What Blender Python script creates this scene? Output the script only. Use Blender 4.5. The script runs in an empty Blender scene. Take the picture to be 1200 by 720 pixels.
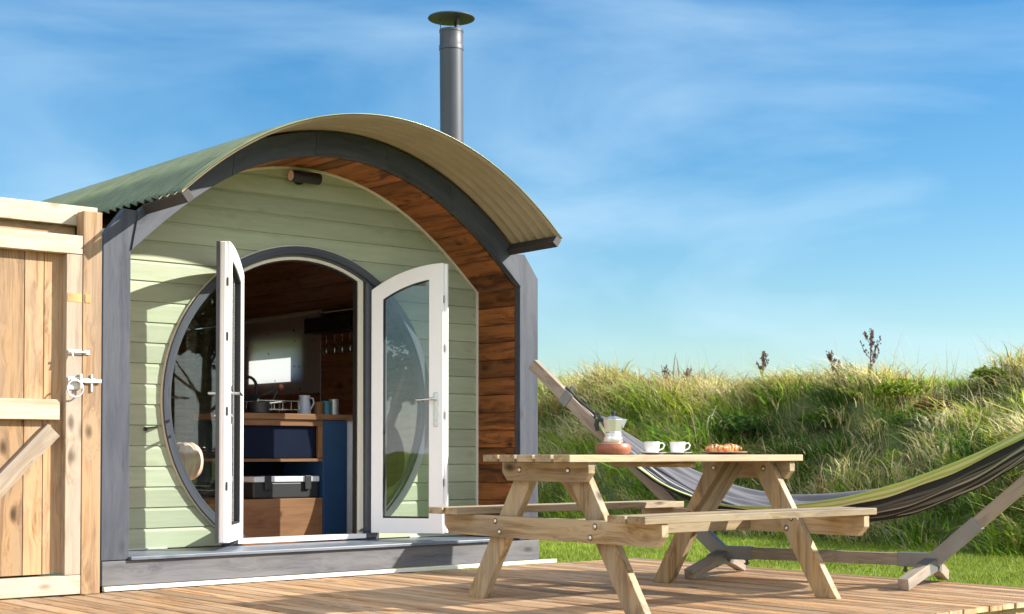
import bpy, math, random
import numpy as np
from mathutils import Vector, Matrix, noise
random.seed(7); rng = np.random.default_rng(7)
R = math.radians; PI = math.pi
scene = bpy.context.scene
# ------------------------------------------------------------------ camera
cd = bpy.data.cameras.new('camera'); cam = bpy.data.objects.new('camera', cd)
scene.collection.objects.link(cam); scene.camera = cam
PITCH = 1.5
cam.location = (0, 0, 0.78); cam.rotation_euler = (R(90 + PITCH), 0, 0)
cd.sensor_width = 36; cd.lens = 36 * 1736 / 1200
cd.shift_y = (170 - 1736 * math.tan(R(PITCH))) / 1200
cd.clip_end = 2000; cd.clip_start = 0.05
cd.dof.use_dof = True; cd.dof.focus_distance = 8.8; cd.dof.aperture_fstop = 5.0
# ------------------------------------------------------------------ world
SUN_EL, SUN_AZ = 30.0, -1.5        # azimuth measured from +X towards +Y
w = bpy.data.worlds.new('World'); scene.world = w; w.use_nodes = True
nt = w.node_tree; N = nt.nodes; L = nt.links
N.clear()
out = N.new('ShaderNodeOutputWorld'); bg = N.new('ShaderNodeBackground')
sky = N.new('ShaderNodeTexSky'); sky.sky_type = 'NISHITA'; sky.sun_disc = False
sky.sun_elevation = R(SUN_EL); sky.sun_rotation = R(90 - SUN_AZ)
sky.air_density = 1.0; sky.dust_density = 0.5; sky.ozone_density = 2.2
bg.inputs[1].default_value = 0.13
tc = N.new('ShaderNodeTexCoord')
mp = N.new('ShaderNodeMapping'); mp.inputs['Rotation'].default_value = (R(9), R(14), 0); mp.inputs['Scale'].default_value = (1.5, 1.5, 5.5)
L.new(tc.outputs['Generated'], mp.inputs[0])
n1 = N.new('ShaderNodeTexNoise'); n1.inputs['Scale'].default_value = 1.7; n1.inputs['Detail'].default_value = 8; n1.inputs['Roughness'].default_value = .52; n1.inputs['Distortion'].default_value = .5
L.new(mp.outputs[0], n1.inputs[0])
rp = N.new('ShaderNodeValToRGB'); rp.color_ramp.elements[0].position = .45; rp.color_ramp.elements[1].position = .68
rp.color_ramp.elements[1].color = (.48, .48, .48, 1)
L.new(n1.outputs[0], rp.inputs[0])
hs = N.new('ShaderNodeHueSaturation'); hs.inputs['Saturation'].default_value = 1.36; hs.inputs['Value'].default_value = .60
tn = N.new('ShaderNodeMix'); tn.data_type = 'RGBA'; tn.blend_type = 'MULTIPLY'; tn.inputs[0].default_value = 1; tn.inputs[7].default_value = (.93, .985, 1.0, 1)
L.new(sky.outputs[0], tn.inputs[6]); L.new(tn.outputs[2], hs.inputs['Color'])
mx = N.new('ShaderNodeMix'); mx.data_type = 'RGBA'
L.new(rp.outputs[0], mx.inputs[0]); L.new(hs.outputs[0], mx.inputs[6]); mx.inputs[7].default_value = (2.6, 3.5, 4.2, 1)
# brighter broken cloud added to the unseen sky behind the camera as fill light
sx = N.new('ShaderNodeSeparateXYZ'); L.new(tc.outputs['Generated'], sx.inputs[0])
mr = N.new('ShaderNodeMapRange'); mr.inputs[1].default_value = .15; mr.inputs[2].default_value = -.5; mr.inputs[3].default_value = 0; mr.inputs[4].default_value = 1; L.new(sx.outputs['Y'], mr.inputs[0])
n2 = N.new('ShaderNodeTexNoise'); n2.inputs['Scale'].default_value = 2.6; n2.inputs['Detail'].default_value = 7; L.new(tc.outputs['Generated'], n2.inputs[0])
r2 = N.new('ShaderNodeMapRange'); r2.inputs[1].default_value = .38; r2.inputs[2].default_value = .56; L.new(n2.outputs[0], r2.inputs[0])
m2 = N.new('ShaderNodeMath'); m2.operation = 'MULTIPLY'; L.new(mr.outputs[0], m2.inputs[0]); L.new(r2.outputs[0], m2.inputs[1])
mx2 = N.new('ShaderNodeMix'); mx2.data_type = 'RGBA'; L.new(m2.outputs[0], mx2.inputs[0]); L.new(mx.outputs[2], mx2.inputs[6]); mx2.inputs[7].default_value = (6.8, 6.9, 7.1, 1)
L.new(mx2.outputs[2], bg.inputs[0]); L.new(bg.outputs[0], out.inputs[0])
# ------------------------------------------------------------------ sun
sd = bpy.data.lights.new('sun', 'SUN'); sd.energy = 5.0; sd.angle = R(.55); sd.color = (1, .94, .84)
so = bpy.data.objects.new('sun', sd); scene.collection.objects.link(so)
sdir = Vector((math.cos(R(SUN_AZ)) * math.cos(R(SUN_EL)), math.sin(R(SUN_AZ)) * math.cos(R(SUN_EL)), math.sin(R(SUN_EL))))
so.rotation_euler = sdir.to_track_quat('Z', 'Y').to_euler(); so.location = (20, 0, 12)
scene.view_settings.view_transform = 'Standard'; scene.view_settings.look = 'None'
scene.view_settings.gamma = 1; scene.view_settings.exposure = 1.1
scene.render.engine = 'CYCLES'
scene.cycles.max_bounces = 8; scene.cycles.transparent_max_bounces = 12

# ================================================================== materials
def mat(name):
    m = bpy.data.materials.new(name); m.use_nodes = True
    return m, m.node_tree.nodes, m.node_tree.links, m.node_tree.nodes['Principled BSDF']
def simple(name, col, rough=.5, metal=0, bump=0, bscale=60, var=.12, spec=.5):
    m, n, l, b = mat(name)
    b.inputs['Roughness'].default_value = rough; b.inputs['Metallic'].default_value = metal
    b.inputs['Specular IOR Level'].default_value = spec
    tc = n.new('ShaderNodeTexCoord'); nz = n.new('ShaderNodeTexNoise'); nz.inputs['Scale'].default_value = 7; nz.inputs['Detail'].default_value = 6
    l.new(tc.outputs['Object'], nz.inputs[0])
    r = n.new('ShaderNodeValToRGB'); r.color_ramp.elements[0].position = .3; r.color_ramp.elements[1].position = .7
    r.color_ramp.elements[0].color = (*[c * (1 - var) for c in col], 1); r.color_ramp.elements[1].color = (*[min(1, c * (1 + var)) for c in col], 1)
    l.new(nz.outputs[0], r.inputs[0]); l.new(r.outputs[0], b.inputs['Base Color'])
    if bump:
        n2 = n.new('ShaderNodeTexNoise'); n2.inputs['Scale'].default_value = bscale; n2.inputs['Detail'].default_value = 4
        l.new(tc.outputs['Object'], n2.inputs[0])
        bp = n.new('ShaderNodeBump'); bp.inputs['Strength'].default_value = bump; bp.inputs['Distance'].default_value = .004
        l.new(n2.outputs[0], bp.inputs['Height']); l.new(bp.outputs[0], b.inputs['Normal'])
    return m
def wood(name, light, dark, rough=.6, knots=1.0, streak=26, vary=.22, grey=None, greyamt=.5, gscale=1.3, bump=.25, knotcol=None):
    """g = board coordinates in metres (x along the grain), r = random number per board"""
    m, n, l, b = mat(name)
    b.inputs['Roughness'].default_value = rough; b.inputs['Specular IOR Level'].default_value = .3
    at = n.new('ShaderNodeAttribute'); at.attribute_name = 'g'
    ar = n.new('ShaderNodeAttribute'); ar.attribute_name = 'r'
    # warp
    wz = n.new('ShaderNodeMapping'); wz.inputs['Scale'].default_value = (2.2, 5, 5); l.new(at.outputs['Vector'], wz.inputs[0])
    wn = n.new('ShaderNodeTexNoise'); wn.inputs['Scale'].default_value = 1; wn.inputs['Detail'].default_value = 2; l.new(wz.outputs[0], wn.inputs[0])
    s0 = n.new('ShaderNodeVectorMath'); s0.operation = 'SUBTRACT'; l.new(wn.outputs['Color'], s0.inputs[0]); s0.inputs[1].default_value = (.5, .5, .5)
    s1 = n.new('ShaderNodeVectorMath'); s1.operation = 'MULTIPLY_ADD'; l.new(s0.outputs[0], s1.inputs[0]); s1.inputs[1].default_value = (0, .05, .05); l.new(at.outputs['Vector'], s1.inputs[2])
    # knots
    km = n.new('ShaderNodeMapping'); km.inputs['Scale'].default_value = (3.0, 6.5, 6.5); l.new(s1.outputs[0], km.inputs[0])
    kv = n.new('ShaderNodeTexVoronoi'); kv.inputs['Scale'].default_value = 1; kv.inputs['Randomness'].default_value = 1; l.new(km.outputs[0], kv.inputs[0])
    kr = n.new('ShaderNodeValToRGB'); e = kr.color_ramp.elements; e[0].position = .05; e[0].color = (1, 1, 1, 1); e[1].position = .17; e[1].color = (0, 0, 0, 1)
    l.new(kv.outputs['Distance'], kr.inputs[0])
    # grain bends around the knots
    kb = n.new('ShaderNodeMapRange'); kb.inputs[1].default_value = 0; kb.inputs[2].default_value = .5; kb.inputs[3].default_value = .05; kb.inputs[4].default_value = 0
    l.new(kv.outputs['Distance'], kb.inputs[0])
    cmb = n.new('ShaderNodeCombineXYZ'); l.new(kb.outputs[0], cmb.inputs[1]); l.new(kb.outputs[0], cmb.inputs[2])
    ad = n.new('ShaderNodeVectorMath'); ad.operation = 'ADD'; l.new(s1.outputs[0], ad.inputs[0]); l.new(cmb.outputs[0], ad.inputs[1])
    gm = n.new('ShaderNodeMapping'); gm.inputs['Scale'].default_value = (gscale, streak, streak); l.new(ad.outputs[0], gm.inputs[0])
    gn = n.new('ShaderNodeTexNoise'); gn.inputs['Scale'].default_value = 1; gn.inputs['Detail'].default_value = 5; gn.inputs['Roughness'].default_value = .62; l.new(gm.outputs[0], gn.inputs[0])
    g2 = n.new('ShaderNodeMapping'); g2.inputs['Scale'].default_value = (4, streak * 5, streak * 5); l.new(ad.outputs[0], g2.inputs[0])
    gf = n.new('ShaderNodeTexNoise'); gf.inputs['Scale'].default_value = 1; gf.inputs['Detail'].default_value = 3; l.new(g2.outputs[0], gf.inputs[0])
    av = n.new('ShaderNodeMath'); av.operation = 'MULTIPLY_ADD'; l.new(gf.outputs[0], av.inputs[0]); av.inputs[1].default_value = .35; l.new(gn.outputs[0], av.inputs[2])
    cr = n.new('ShaderNodeValToRGB'); e = cr.color_ramp.elements
    e[0].position = .53; e[0].color = (*dark, 1); e[1].position = .76; e[1].color = (*light, 1)
    l.new(av.outputs[0], cr.inputs[0])
    col = cr.outputs[0]
    if grey:
        gg = n.new('ShaderNodeMapping'); gg.inputs['Scale'].default_value = (1.6, 9, 9); l.new(at.outputs['Vector'], gg.inputs[0])
        gz = n.new('ShaderNodeTexNoise'); gz.inputs['Scale'].default_value = 1; gz.inputs['Detail'].default_value = 7; gz.inputs['Roughness'].default_value = .65; l.new(gg.outputs[0], gz.inputs[0])
        gr = n.new('ShaderNodeMapRange'); gr.inputs[1].default_value = .38; gr.inputs[2].default_value = .66; gr.inputs[4].default_value = greyamt; l.new(gz.outputs[0], gr.inputs[0])
        mg = n.new('ShaderNodeMix'); mg.data_type = 'RGBA'; l.new(gr.outputs[0], mg.inputs[0]); l.new(col, mg.inputs[6]); mg.inputs[7].default_value = (*grey, 1)
        col = mg.outputs[2]
    if knots:
        mk = n.new('ShaderNodeMath'); mk.operation = 'MULTIPLY'; l.new(kr.outputs[0], mk.inputs[0]); mk.inputs[1].default_value = knots
        mk2 = n.new('ShaderNodeMix'); mk2.data_type = 'RGBA'; l.new(mk.outputs[0], mk2.inputs[0]); l.new(col, mk2.inputs[6])
        kc = knotcol or [c * .35 for c in dark]; mk2.inputs[7].default_value = (*kc, 1); col = mk2.outputs[2]
    vr = n.new('ShaderNodeMapRange'); l.new(ar.outputs['Fac'], vr.inputs[0]); vr.inputs[3].default_value = 1 - vary; vr.inputs[4].default_value = 1 + vary * .6
    hv = n.new('ShaderNodeHueSaturation'); l.new(col, hv.inputs['Color']); l.new(vr.outputs[0], hv.inputs['Value'])
    l.new(hv.outputs[0], b.inputs['Base Color'])
    bp = n.new('ShaderNodeBump'); bp.inputs['Strength'].default_value = bump; bp.inputs['Distance'].default_value = .002
    l.new(av.outputs[0], bp.inputs['Height']); l.new(bp.outputs[0], b.inputs['Normal'])
    return m
def leafmat(name, rough=.6, trans=.45):
    m, n, l, b = mat(name)
    b.inputs['Roughness'].default_value = rough; b.inputs['Specular IOR Level'].default_value = .25
    at = n.new('ShaderNodeAttribute'); at.attribute_name = 'col'
    l.new(at.outputs['Color'], b.inputs['Base Color'])
    tr = n.new('ShaderNodeBsdfTranslucent'); l.new(at.outputs['Color'], tr.inputs[0])
    ms = n.new('ShaderNodeMixShader'); ms.inputs[0].default_value = trans
    o = n['Material Output']; l.new(b.outputs[0], ms.inputs[1]); l.new(tr.outputs[0], ms.inputs[2]); l.new(ms.outputs[0], o.inputs[0])
    return m
def glassmat(name, tint=(.9, .93, .92), boost=0.0):
    m, n, l, b = mat(name); n.remove(b)
    t = n.new('ShaderNodeBsdfTransparent'); t.inputs[0].default_value = (*tint, 1)
    g = n.new('ShaderNodeBsdfGlossy'); g.inputs['Roughness'].default_value = .006; g.inputs[0].default_value = (.95, .98, 1, 1)
    # Schlick reflectance, the same from either side of the pane
    ge = n.new('ShaderNodeNewGeometry'); dt = n.new('ShaderNodeVectorMath'); dt.operation = 'DOT_PRODUCT'; l.new(ge.outputs['Normal'], dt.inputs[0]); l.new(ge.outputs['Incoming'], dt.inputs[1])
    ab = n.new('ShaderNodeMath'); ab.operation = 'ABSOLUTE'; l.new(dt.outputs['Value'], ab.inputs[0])
    iv = n.new('ShaderNodeMath'); iv.operation = 'SUBTRACT'; iv.inputs[0].default_value = 1; l.new(ab.outputs[0], iv.inputs[1])
    pw = n.new('ShaderNodeMath'); pw.operation = 'POWER'; l.new(iv.outputs[0], pw.inputs[0]); pw.inputs[1].default_value = 5
    f = n.new('ShaderNodeMath'); f.operation = 'MULTIPLY_ADD'; l.new(pw.outputs[0], f.inputs[0]); f.inputs[1].default_value = .92; f.inputs[2].default_value = .07
    tc = n.new('ShaderNodeTexCoord'); nz = n.new('ShaderNodeTexNoise'); nz.inputs['Scale'].default_value = 2.5; l.new(tc.outputs['Object'], nz.inputs[0])
    bp = n.new('ShaderNodeBump'); bp.inputs['Strength'].default_value = .02; bp.inputs['Distance'].default_value = .02; l.new(nz.outputs[0], bp.inputs['Height']); l.new(bp.outputs[0], g.inputs['Normal'])
    s = n.new('ShaderNodeMixShader'); l.new(f.outputs[0], s.inputs[0]); l.new(t.outputs[0], s.inputs[1]); l.new(g.outputs[0], s.inputs[2])
    l.new(s.outputs[0], n['Material Output'].inputs[0])
    return m
M = {}
M['picnic'] = wood('weathered_picnic_pine', (.42, .31, .165), (.17, .11, .05), grey=(.33, .285, .22), greyamt=.85, knots=1, vary=.32, bump=.5)
M['gate'] = wood('gate_pine', (.40, .25, .125), (.19, .10, .04), grey=(.30, .23, .165), greyamt=.6, knots=1, vary=.32, bump=.4)
M['gate_grey'] = wood('gate_stile_pine', (.40, .32, .23), (.23, .17, .115), grey=(.33, .285, .24), greyamt=.8, knots=.8, vary=.15)
M['gate_pale'] = wood('gate_rail_pine', (.56, .47, .34), (.34, .25, .15), grey=(.42, .38, .32), greyamt=.7, knots=.7, vary=.1)
M['deck'] = wood('deck_pine', (.62, .385, .195), (.25, .135, .06), grey=(.50, .39, .28), greyamt=.85, knots=.6, vary=.3, streak=18, gscale=1.0)
M['cedar'] = wood('soffit_cedar', (.33, .115, .032), (.09, .027, .008), knots=.9, vary=.45, rough=.5, streak=14, knotcol=(.02, .008, .004))
M['pine_in'] = wood('interior_pine', (.33, .14, .06), (.19, .07, .03), knots=.8, vary=.15, rough=.45)
M['stand'] = wood('hammock_stand_pine', (.33, .27, .21), (.16, .12, .09), grey=(.28, .25, .225), greyamt=.8, knots=.5, vary=.1)
M['stand_grey'] = simple('steel_sleeve', (.20, .205, .21), .42, .5, .1)
M['bluegrey'] = wood('blue_grey_painted_timber', (.052, .060, .082), (.034, .040, .056), knots=.4, vary=.1, rough=.5, streak=20, grey=(.082, .09, .108), greyamt=.7, bump=.8)
M['sill'] = wood('painted_sill_timber', (.125, .155, .20), (.085, .105, .14), knots=.3, vary=.1, rough=.4, grey=(.20, .22, .25), greyamt=.7)
M['base'] = wood('grey_painted_base_timber', (.115, .117, .13), (.070, .072, .082), knots=.8, vary=.1, rough=.6, grey=(.15, .145, .145), greyamt=.7, bump=.8)
M['siding'] = wood('sage_green_painted_boards', (.37, .425, .295), (.325, .38, .255), knots=.4, vary=.12, rough=.55, bump=.7, grey=(.43, .465, .36), greyamt=.5, knotcol=(.24, .28, .16))
M['white_timber'] = wood('white_painted_trim', (.78, .74, .66), (.68, .62, .52), knots=.3, vary=.05)
M['ply'] = wood('plywood_panel', (.24, .12, .055), (.16, .075, .035), knots=.2, vary=.1, rough=.5, streak=14)
M['upvc'] = simple('white_upvc', (.88, .88, .89), .22, var=.015)
M['upvc_grey'] = simple('anthracite_upvc', (.075, .082, .095), .35, var=.08)
M['frame_grey'] = simple('grey_window_frame', (.17, .18, .20), .4, var=.08)
M['cream'] = simple('cream_door_liner', (.66, .63, .52), .35, var=.04)
M['seal'] = simple('black_rubber_seal', (.015, .016, .018), .6)
M['dark'] = simple('black_plastic', (.02, .02, .022), .45)
M['flue'] = simple('dark_grey_flue_steel', (.06, .066, .08), .5, .25, var=.08)
M['chrome'] = simple('satin_chrome', (.62, .62, .62), .25, 1, var=.05)
M['galv'] = simple('galvanised_steel', (.66, .66, .64), .45, .7, bump=.2, var=.15)
M['screw'] = simple('bolt_steel', (.10, .09, .085), .45, .8)
M['brass'] = simple('bright_bolt_head', (.75, .73, .68), .3, .9)
M['blue'] = simple('navy_blue_panel', (.012, .05, .13), .5, var=.1)
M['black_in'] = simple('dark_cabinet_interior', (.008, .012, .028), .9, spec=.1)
M['white_in'] = simple('white_wall_panel', (.62, .64, .70), .6, var=.04)
M['glass'] = glassmat('window_glass')
M['dglass'] = glassmat('door_glass', (.86, .89, .88))
M['ceramic'] = simple('white_ceramic', (.80, .80, .80), .15, var=.02)
M['terracotta'] = simple('terracotta', (.30, .105, .05), .4, var=.15, bump=.2)
M['alu'] = simple('polished_aluminium', (.80, .79, .79), .3, .85, var=.05)
M['plate'] = simple('pale_pink_plate', (.62, .42, .35), .3, var=.05)
M['rope'] = simple('dark_rope', (.03, .03, .035), .8)
M['soil'] = simple('bank_soil_and_thatch', (.09, .11, .03), .9, bump=1, bscale=20, var=.4)
M['peach'] = simple('peach_fabric', (.80, .55, .44), .8, var=.05)
M['teal'] = simple('teal_tin', (.05, .20, .26), .4)
M['cream_jug'] = simple('pale_blue_enamel', (.50, .55, .66), .3, var=.04)
M['leaf'] = leafmat('grass_blades')
# moss-green roof sheet: outer coat, and a beige underside
def roofmat():
    m = simple('green_coated_steel', (.20, .235, .13), .28, .2, var=.18)
    return m
M['roof'] = roofmat()
M['roof_under'] = simple('beige_roof_underside', (.34, .29, .20), .5, var=.08)
def croissantmat():
    m, n, l, b = mat('baked_pastry'); b.inputs['Roughness'].default_value = .35
    at = n.new('ShaderNodeTexCoord'); nz = n.new('ShaderNodeTexNoise'); nz.inputs['Scale'].default_value = 42; nz.inputs['Detail'].default_value = 3
    l.new(at.outputs['Object'], nz.inputs[0]); r = n.new('ShaderNodeValToRGB'); e = r.color_ramp.elements
    e[0].position = .38; e[0].color = (.30, .075, .015, 1); e[1].position = .62; e[1].color = (.78, .42, .16, 1)
    l.new(nz.outputs[0], r.inputs[0]); l.new(r.outputs[0], b.inputs['Base Color']); return m
M['pastry'] = croissantmat()
def hammockmat():
    m, n, l, b = mat('striped_hammock_cotton'); b.inputs['Roughness'].default_value = .85; b.inputs['Specular IOR Level'].default_value = .1
    at = n.new('ShaderNodeAttribute'); at.attribute_name = 's'
    r = n.new('ShaderNodeValToRGB'); cr = r.color_ramp; cr.interpolation = 'CONSTANT'
    G1 = (.44, .54, .18); G2 = (.66, .70, .46); D = (.042, .044, .05); K = (.12, .122, .135); S = (.20, .20, .22); W = (.42, .42, .44); B = (.075, .073, .075)
    half = [(0, G1), (.02, G2), (.045, G1), (.065, G2), (.08, D), (.13, K), (.15, D), (.19, S), (.20, K), (.225, W), (.24, D), (.28, K), (.31, S), (.335, D), (.35, B), (.38, K), (.40, S), (.41, D), (.44, W), (.452, D), (.48, K)]
    st = half + [(1 - half[i + 1][0] if i + 1 < len(half) else .5, half[i][1]) for i in range(len(half) - 1, -1, -1)]
    st = [s for s in st if s[0] <= 1][:32]
    cr.elements[0].position = 0; cr.elements[0].color = (*half[0][1], 1); cr.elements[1].position = .999; cr.elements[1].color = (*G1, 1)
    pos = sorted(set([(round(p, 4), c) for p, c in st if 0 < p < .99]), key=lambda q: q[0])
    for p, c in pos[:29]:
        e = cr.elements.new(p); e.color = (*c, 1)
    l.new(at.outputs['Fac'], r.inputs[0])
    wv = n.new('ShaderNodeMath'); wv.operation = 'SINE'; mu = n.new('ShaderNodeMath'); mu.operation = 'MULTIPLY'; mu.inputs[1].default_value = 900; l.new(at.outputs['Fac'], mu.inputs[0]); l.new(mu.outputs[0], wv.inputs[0])
    bp = n.new('ShaderNodeBump'); bp.inputs['Strength'].default_value = .3; bp.inputs['Distance'].default_value = .002; l.new(wv.outputs[0], bp.inputs['Height']); l.new(bp.outputs[0], b.inputs['Normal'])
    l.new(r.outputs[0], b.inputs['Base Color'])
    tr = n.new('ShaderNodeBsdfTranslucent'); l.new(r.outputs[0], tr.inputs[0]); ms = n.new('ShaderNodeMixShader'); ms.inputs[0].default_value = .22
    l.new(b.outputs[0], ms.inputs[1]); l.new(tr.outputs[0], ms.inputs[2]); l.new(ms.outputs[0], n['Material Output'].inputs[0])
    return m
M['hammock'] = hammockmat()
def blindmat():
    m, n, l, b = mat('dotted_blind_fabric'); b.inputs['Roughness'].default_value = .9
    tc = n.new('ShaderNodeTexCoord'); mp = n.new('ShaderNodeMapping'); mp.inputs['Scale'].default_value = (1, 9.5, 9.5); l.new(tc.outputs['Object'], mp.inputs[0])
    v = n.new('ShaderNodeTexVoronoi'); v.inputs['Scale'].default_value = 1; v.inputs['Randomness'].default_value = .45; l.new(mp.outputs[0], v.inputs[0])
    r = n.new('ShaderNodeValToRGB'); e = r.color_ramp.elements; e[0].position = .09; e[0].color = (.14, .14, .2, 1); e[1].position = .12; e[1].color = (.80, .80, .82, 1)
    l.new(v.outputs['Distance'], r.inputs[0]); l.new(r.outputs[0], b.inputs['Base Color'])
    tr = n.new('ShaderNodeBsdfTranslucent'); l.new(r.outputs[0], tr.inputs[0]); ms = n.new('ShaderNodeMixShader'); ms.inputs[0].default_value = .65
    l.new(b.outputs[0], ms.inputs[1]); l.new(tr.outputs[0], ms.inputs[2]); l.new(ms.outputs[0], n['Material Output'].inputs[0])
    return m
M['blind'] = blindmat()

# ================================================================== mesh helpers
C = scene.collection
class MB:
    def __init__(s): s.v = []; s.f = []; s.g = []; s.r = []; s.m = []
    def add(s, vs, fs, g=None, r=None, mi=0):
        o = len(s.v); s.v += [tuple(v) for v in vs]; s.f += [tuple(i + o for i in f) for f in fs]
        off = Vector((random.uniform(0, 90), random.uniform(0, 90), random.uniform(0, 90)))
        gg = g if g is not None else vs
        s.g += [tuple(Vector(q) + off) for q in gg]
        rr = random.random() if r is None else r
        s.r += [rr] * len(vs); s.m += [mi] * len(fs)
        return s
    def box(s, x0, x1, y0, y1, z0, z1, ax='x', mi=0, r=None):
        vs = [(x, y, z) for x in (x0, x1) for y in (y0, y1) for z in (z0, z1)]
        P = {'x': (0, 1, 2), 'y': (1, 0, 2), 'z': (2, 0, 1)}[ax]
        g = [(v[P[0]], v[P[1]], v[P[2]]) for v in vs]
        return s.add(vs, [(0, 1, 3, 2), (4, 6, 7, 5), (0, 4, 5, 1), (2, 3, 7, 6), (0, 2, 6, 4), (1, 5, 7, 3)], g, r, mi)
    def beam(s, p, q, w, h, side=(0, 1, 0), mi=0, r=None, ext=0):
        """bar from p to q; w = size along 'side', h = size across"""
        p = Vector(p); q = Vector(q); d = (q - p).normalized(); p = p - d * ext; q = q + d * ext
        sd_ = Vector(side); sd_ = (sd_ - d * sd_.dot(d)).normalized(); u = d.cross(sd_); Ln = (q - p).length
        vs = []; g = []
        for t in (0, Ln):
            for a in (-w / 2, w / 2):
                for b_ in (-h / 2, h / 2):
                    vs.append(p + d * t + sd_ * a + u * b_); g.append((t, a, b_))
        return s.add(vs, [(0, 2, 3, 1), (4, 5, 7, 6), (0, 1, 5, 4), (2, 6, 7, 3), (0, 4, 6, 2), (1, 3, 7, 5)], g, r, mi)
    def prism(s, poly, t0, t1, plane='xz', ax=0, mi=0, r=None):
        """poly in a plane, extruded along the third axis from t0 to t1; ax = polygon axis along the grain"""
        def P(u, v, t): return {'xz': (u, t, v), 'xy': (u, v, t), 'yz': (t, u, v)}[plane]
        n = len(poly); vs = [P(u, v, t0) for u, v in poly] + [P(u, v, t1) for u, v in poly]
        g = [((u, v, t0) if ax == 0 else (v, u, t0)) for u, v in poly] + [((u, v, t1) if ax == 0 else (v, u, t1)) for u, v in poly]
        fs = [tuple(range(n)), tuple(range(2 * n - 1, n - 1, -1))] + [(i, i + n, (i + 1) % n + n, (i + 1) % n) for i in range(n)]
        return s.add(vs, fs, g, r, mi)
    def ring(s, A, B, t0, t1, plane='xz', mi=0, closed=True, r=None):
        """band between two polylines of equal length, extruded"""
        def P(u, v, t): return {'xz': (u, t, v), 'xy': (u, v, t), 'yz': (t, u, v)}[plane]
        n = len(A); vs = [P(*p, t0) for p in A] + [P(*p, t0) for p in B] + [P(*p, t1) for p in A] + [P(*p, t1) for p in B]
        g = []; acc = 0; ln = [0]
        for i in range(1, n): acc += (Vector(A[i]) - Vector(A[i - 1])).length; ln.append(acc)
        for k, t in ((0, t0), (1, t0), (0, t1), (1, t1)):
            g += [(ln[i], .15 * k, t) for i in range(n)]
        fs = []
        for i in range(n if closed else n - 1):
            j = (i + 1) % n
            fs += [(i, j, n + j, n + i), (2 * n + i, 3 * n + i, 3 * n + j, 2 * n + j), (i, 2 * n + i, 2 * n + j, j), (n + i, n + j, 3 * n + j, 3 * n + i)]
        if not closed:
            fs += [(0, n, 3 * n, 2 * n), (n - 1, 3 * n - 1, 4 * n - 1, 2 * n - 1)]
        return s.add(vs, fs, g, r, mi)
    def tube(s, pts, rad, seg=10, mi=0, cap=True):
        pts = [Vector(p) for p in pts]; n = len(pts); rads = rad if isinstance(rad, (list, tuple)) else [rad] * n
        vs = []; g = []; up = None; t = 0
        for i, p in enumerate(pts):
            d = (pts[min(i + 1, n - 1)] - pts[max(i - 1, 0)]).normalized()
            if up is None: up = Vector((0, 0, 1)) if abs(d.z) < .9 else Vector((1, 0, 0))
            up = (up - d * up.dot(d)).normalized(); sd_ = d.cross(up)
            if i: t += (p - pts[i - 1]).length
            for k in range(seg):
                a = 2 * PI * k / seg; vs.append(p + (up * math.cos(a) + sd_ * math.sin(a)) * rads[i]); g.append((t, math.cos(a) * rads[i], math.sin(a) * rads[i]))
        fs = [(i * seg + k, i * seg + (k + 1) % seg, (i + 1) * seg + (k + 1) % seg, (i + 1) * seg + k) for i in range(n - 1) for k in range(seg)]
        if cap: fs += [tuple(range(seg))[::-1], tuple((n - 1) * seg + k for k in range(seg))]
        return s.add(vs, fs, g, None, mi)
    def lathe(s, prof, seg=32, c=(0, 0, 0), mi=0, mtx=None, squash=1):
        vs = []; n = len(prof)
        for rr, z in prof:
            for k in range(seg):
                a = 2 * PI * (k + .5) / seg; v = Vector((rr * math.cos(a), rr * math.sin(a) * squash, z))
                if mtx: v = mtx @ v
                vs.append(v + Vector(c))
        fs = [(i * seg + k, i * seg + (k + 1) % seg, (i + 1) * seg + (k + 1) % seg, (i + 1) * seg + k) for i in range(n - 1) for k in range(seg)]
        fs += [tuple(range(seg))[::-1], tuple((n - 1) * seg + k for k in range(seg))]
        return s.add(vs, fs, None, None, mi)
    def build(s, name, mats, parent=None, bevel=0, smooth=False, loc=None, rz=0):
        me = bpy.data.meshes.new(name); me.from_pydata(s.v, [], s.f)
        a = me.attributes.new('g', 'FLOAT_VECTOR', 'POINT'); a.data.foreach_set('vector', np.array(s.g, 'f').ravel())
        a = me.attributes.new('r', 'FLOAT', 'POINT'); a.data.foreach_set('value', np.array(s.r, 'f'))
        for m_ in (mats if isinstance(mats, (list, tuple)) else [mats]): me.materials.append(M[m_] if isinstance(m_, str) else m_)
        me.polygons.foreach_set('material_index', s.m)
        me.update(); me.validate()
        import bmesh
        bm = bmesh.new(); bm.from_mesh(me); bmesh.ops.recalc_face_normals(bm, faces=bm.faces); bm.to_mesh(me); bm.free()
        if smooth:
            me.polygons.foreach_set('use_smooth', [True] * len(me.polygons))
            me.set_sharp_from_angle(angle=R(40))
        o = bpy.data.objects.new(name, me); C.objects.link(o); o.parent = parent
        if loc: o.location = loc
        if rz: o.rotation_euler.z = rz
        if bevel:
            b = o.modifiers.new('bevel', 'BEVEL'); b.width = bevel; b.segments = 2; b.limit_method = 'ANGLE'; b.angle_limit = R(40)
        return o
def thing(name, label, cat, loc=(0, 0, 0), rz=0, group=None):
    o = bpy.data.objects.new(name, None); C.objects.link(o); o.empty_display_size = .2
    o.location = loc; o.rotation_euler.z = rz; tag(o, label, cat, group); return o
def tag(o, label=None, cat=None, group=None, kind=None):
    if label: o['label'] = label
    if cat: o['category'] = cat
    if group: o['group'] = group
    if kind: o['kind'] = kind
    return o
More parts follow.
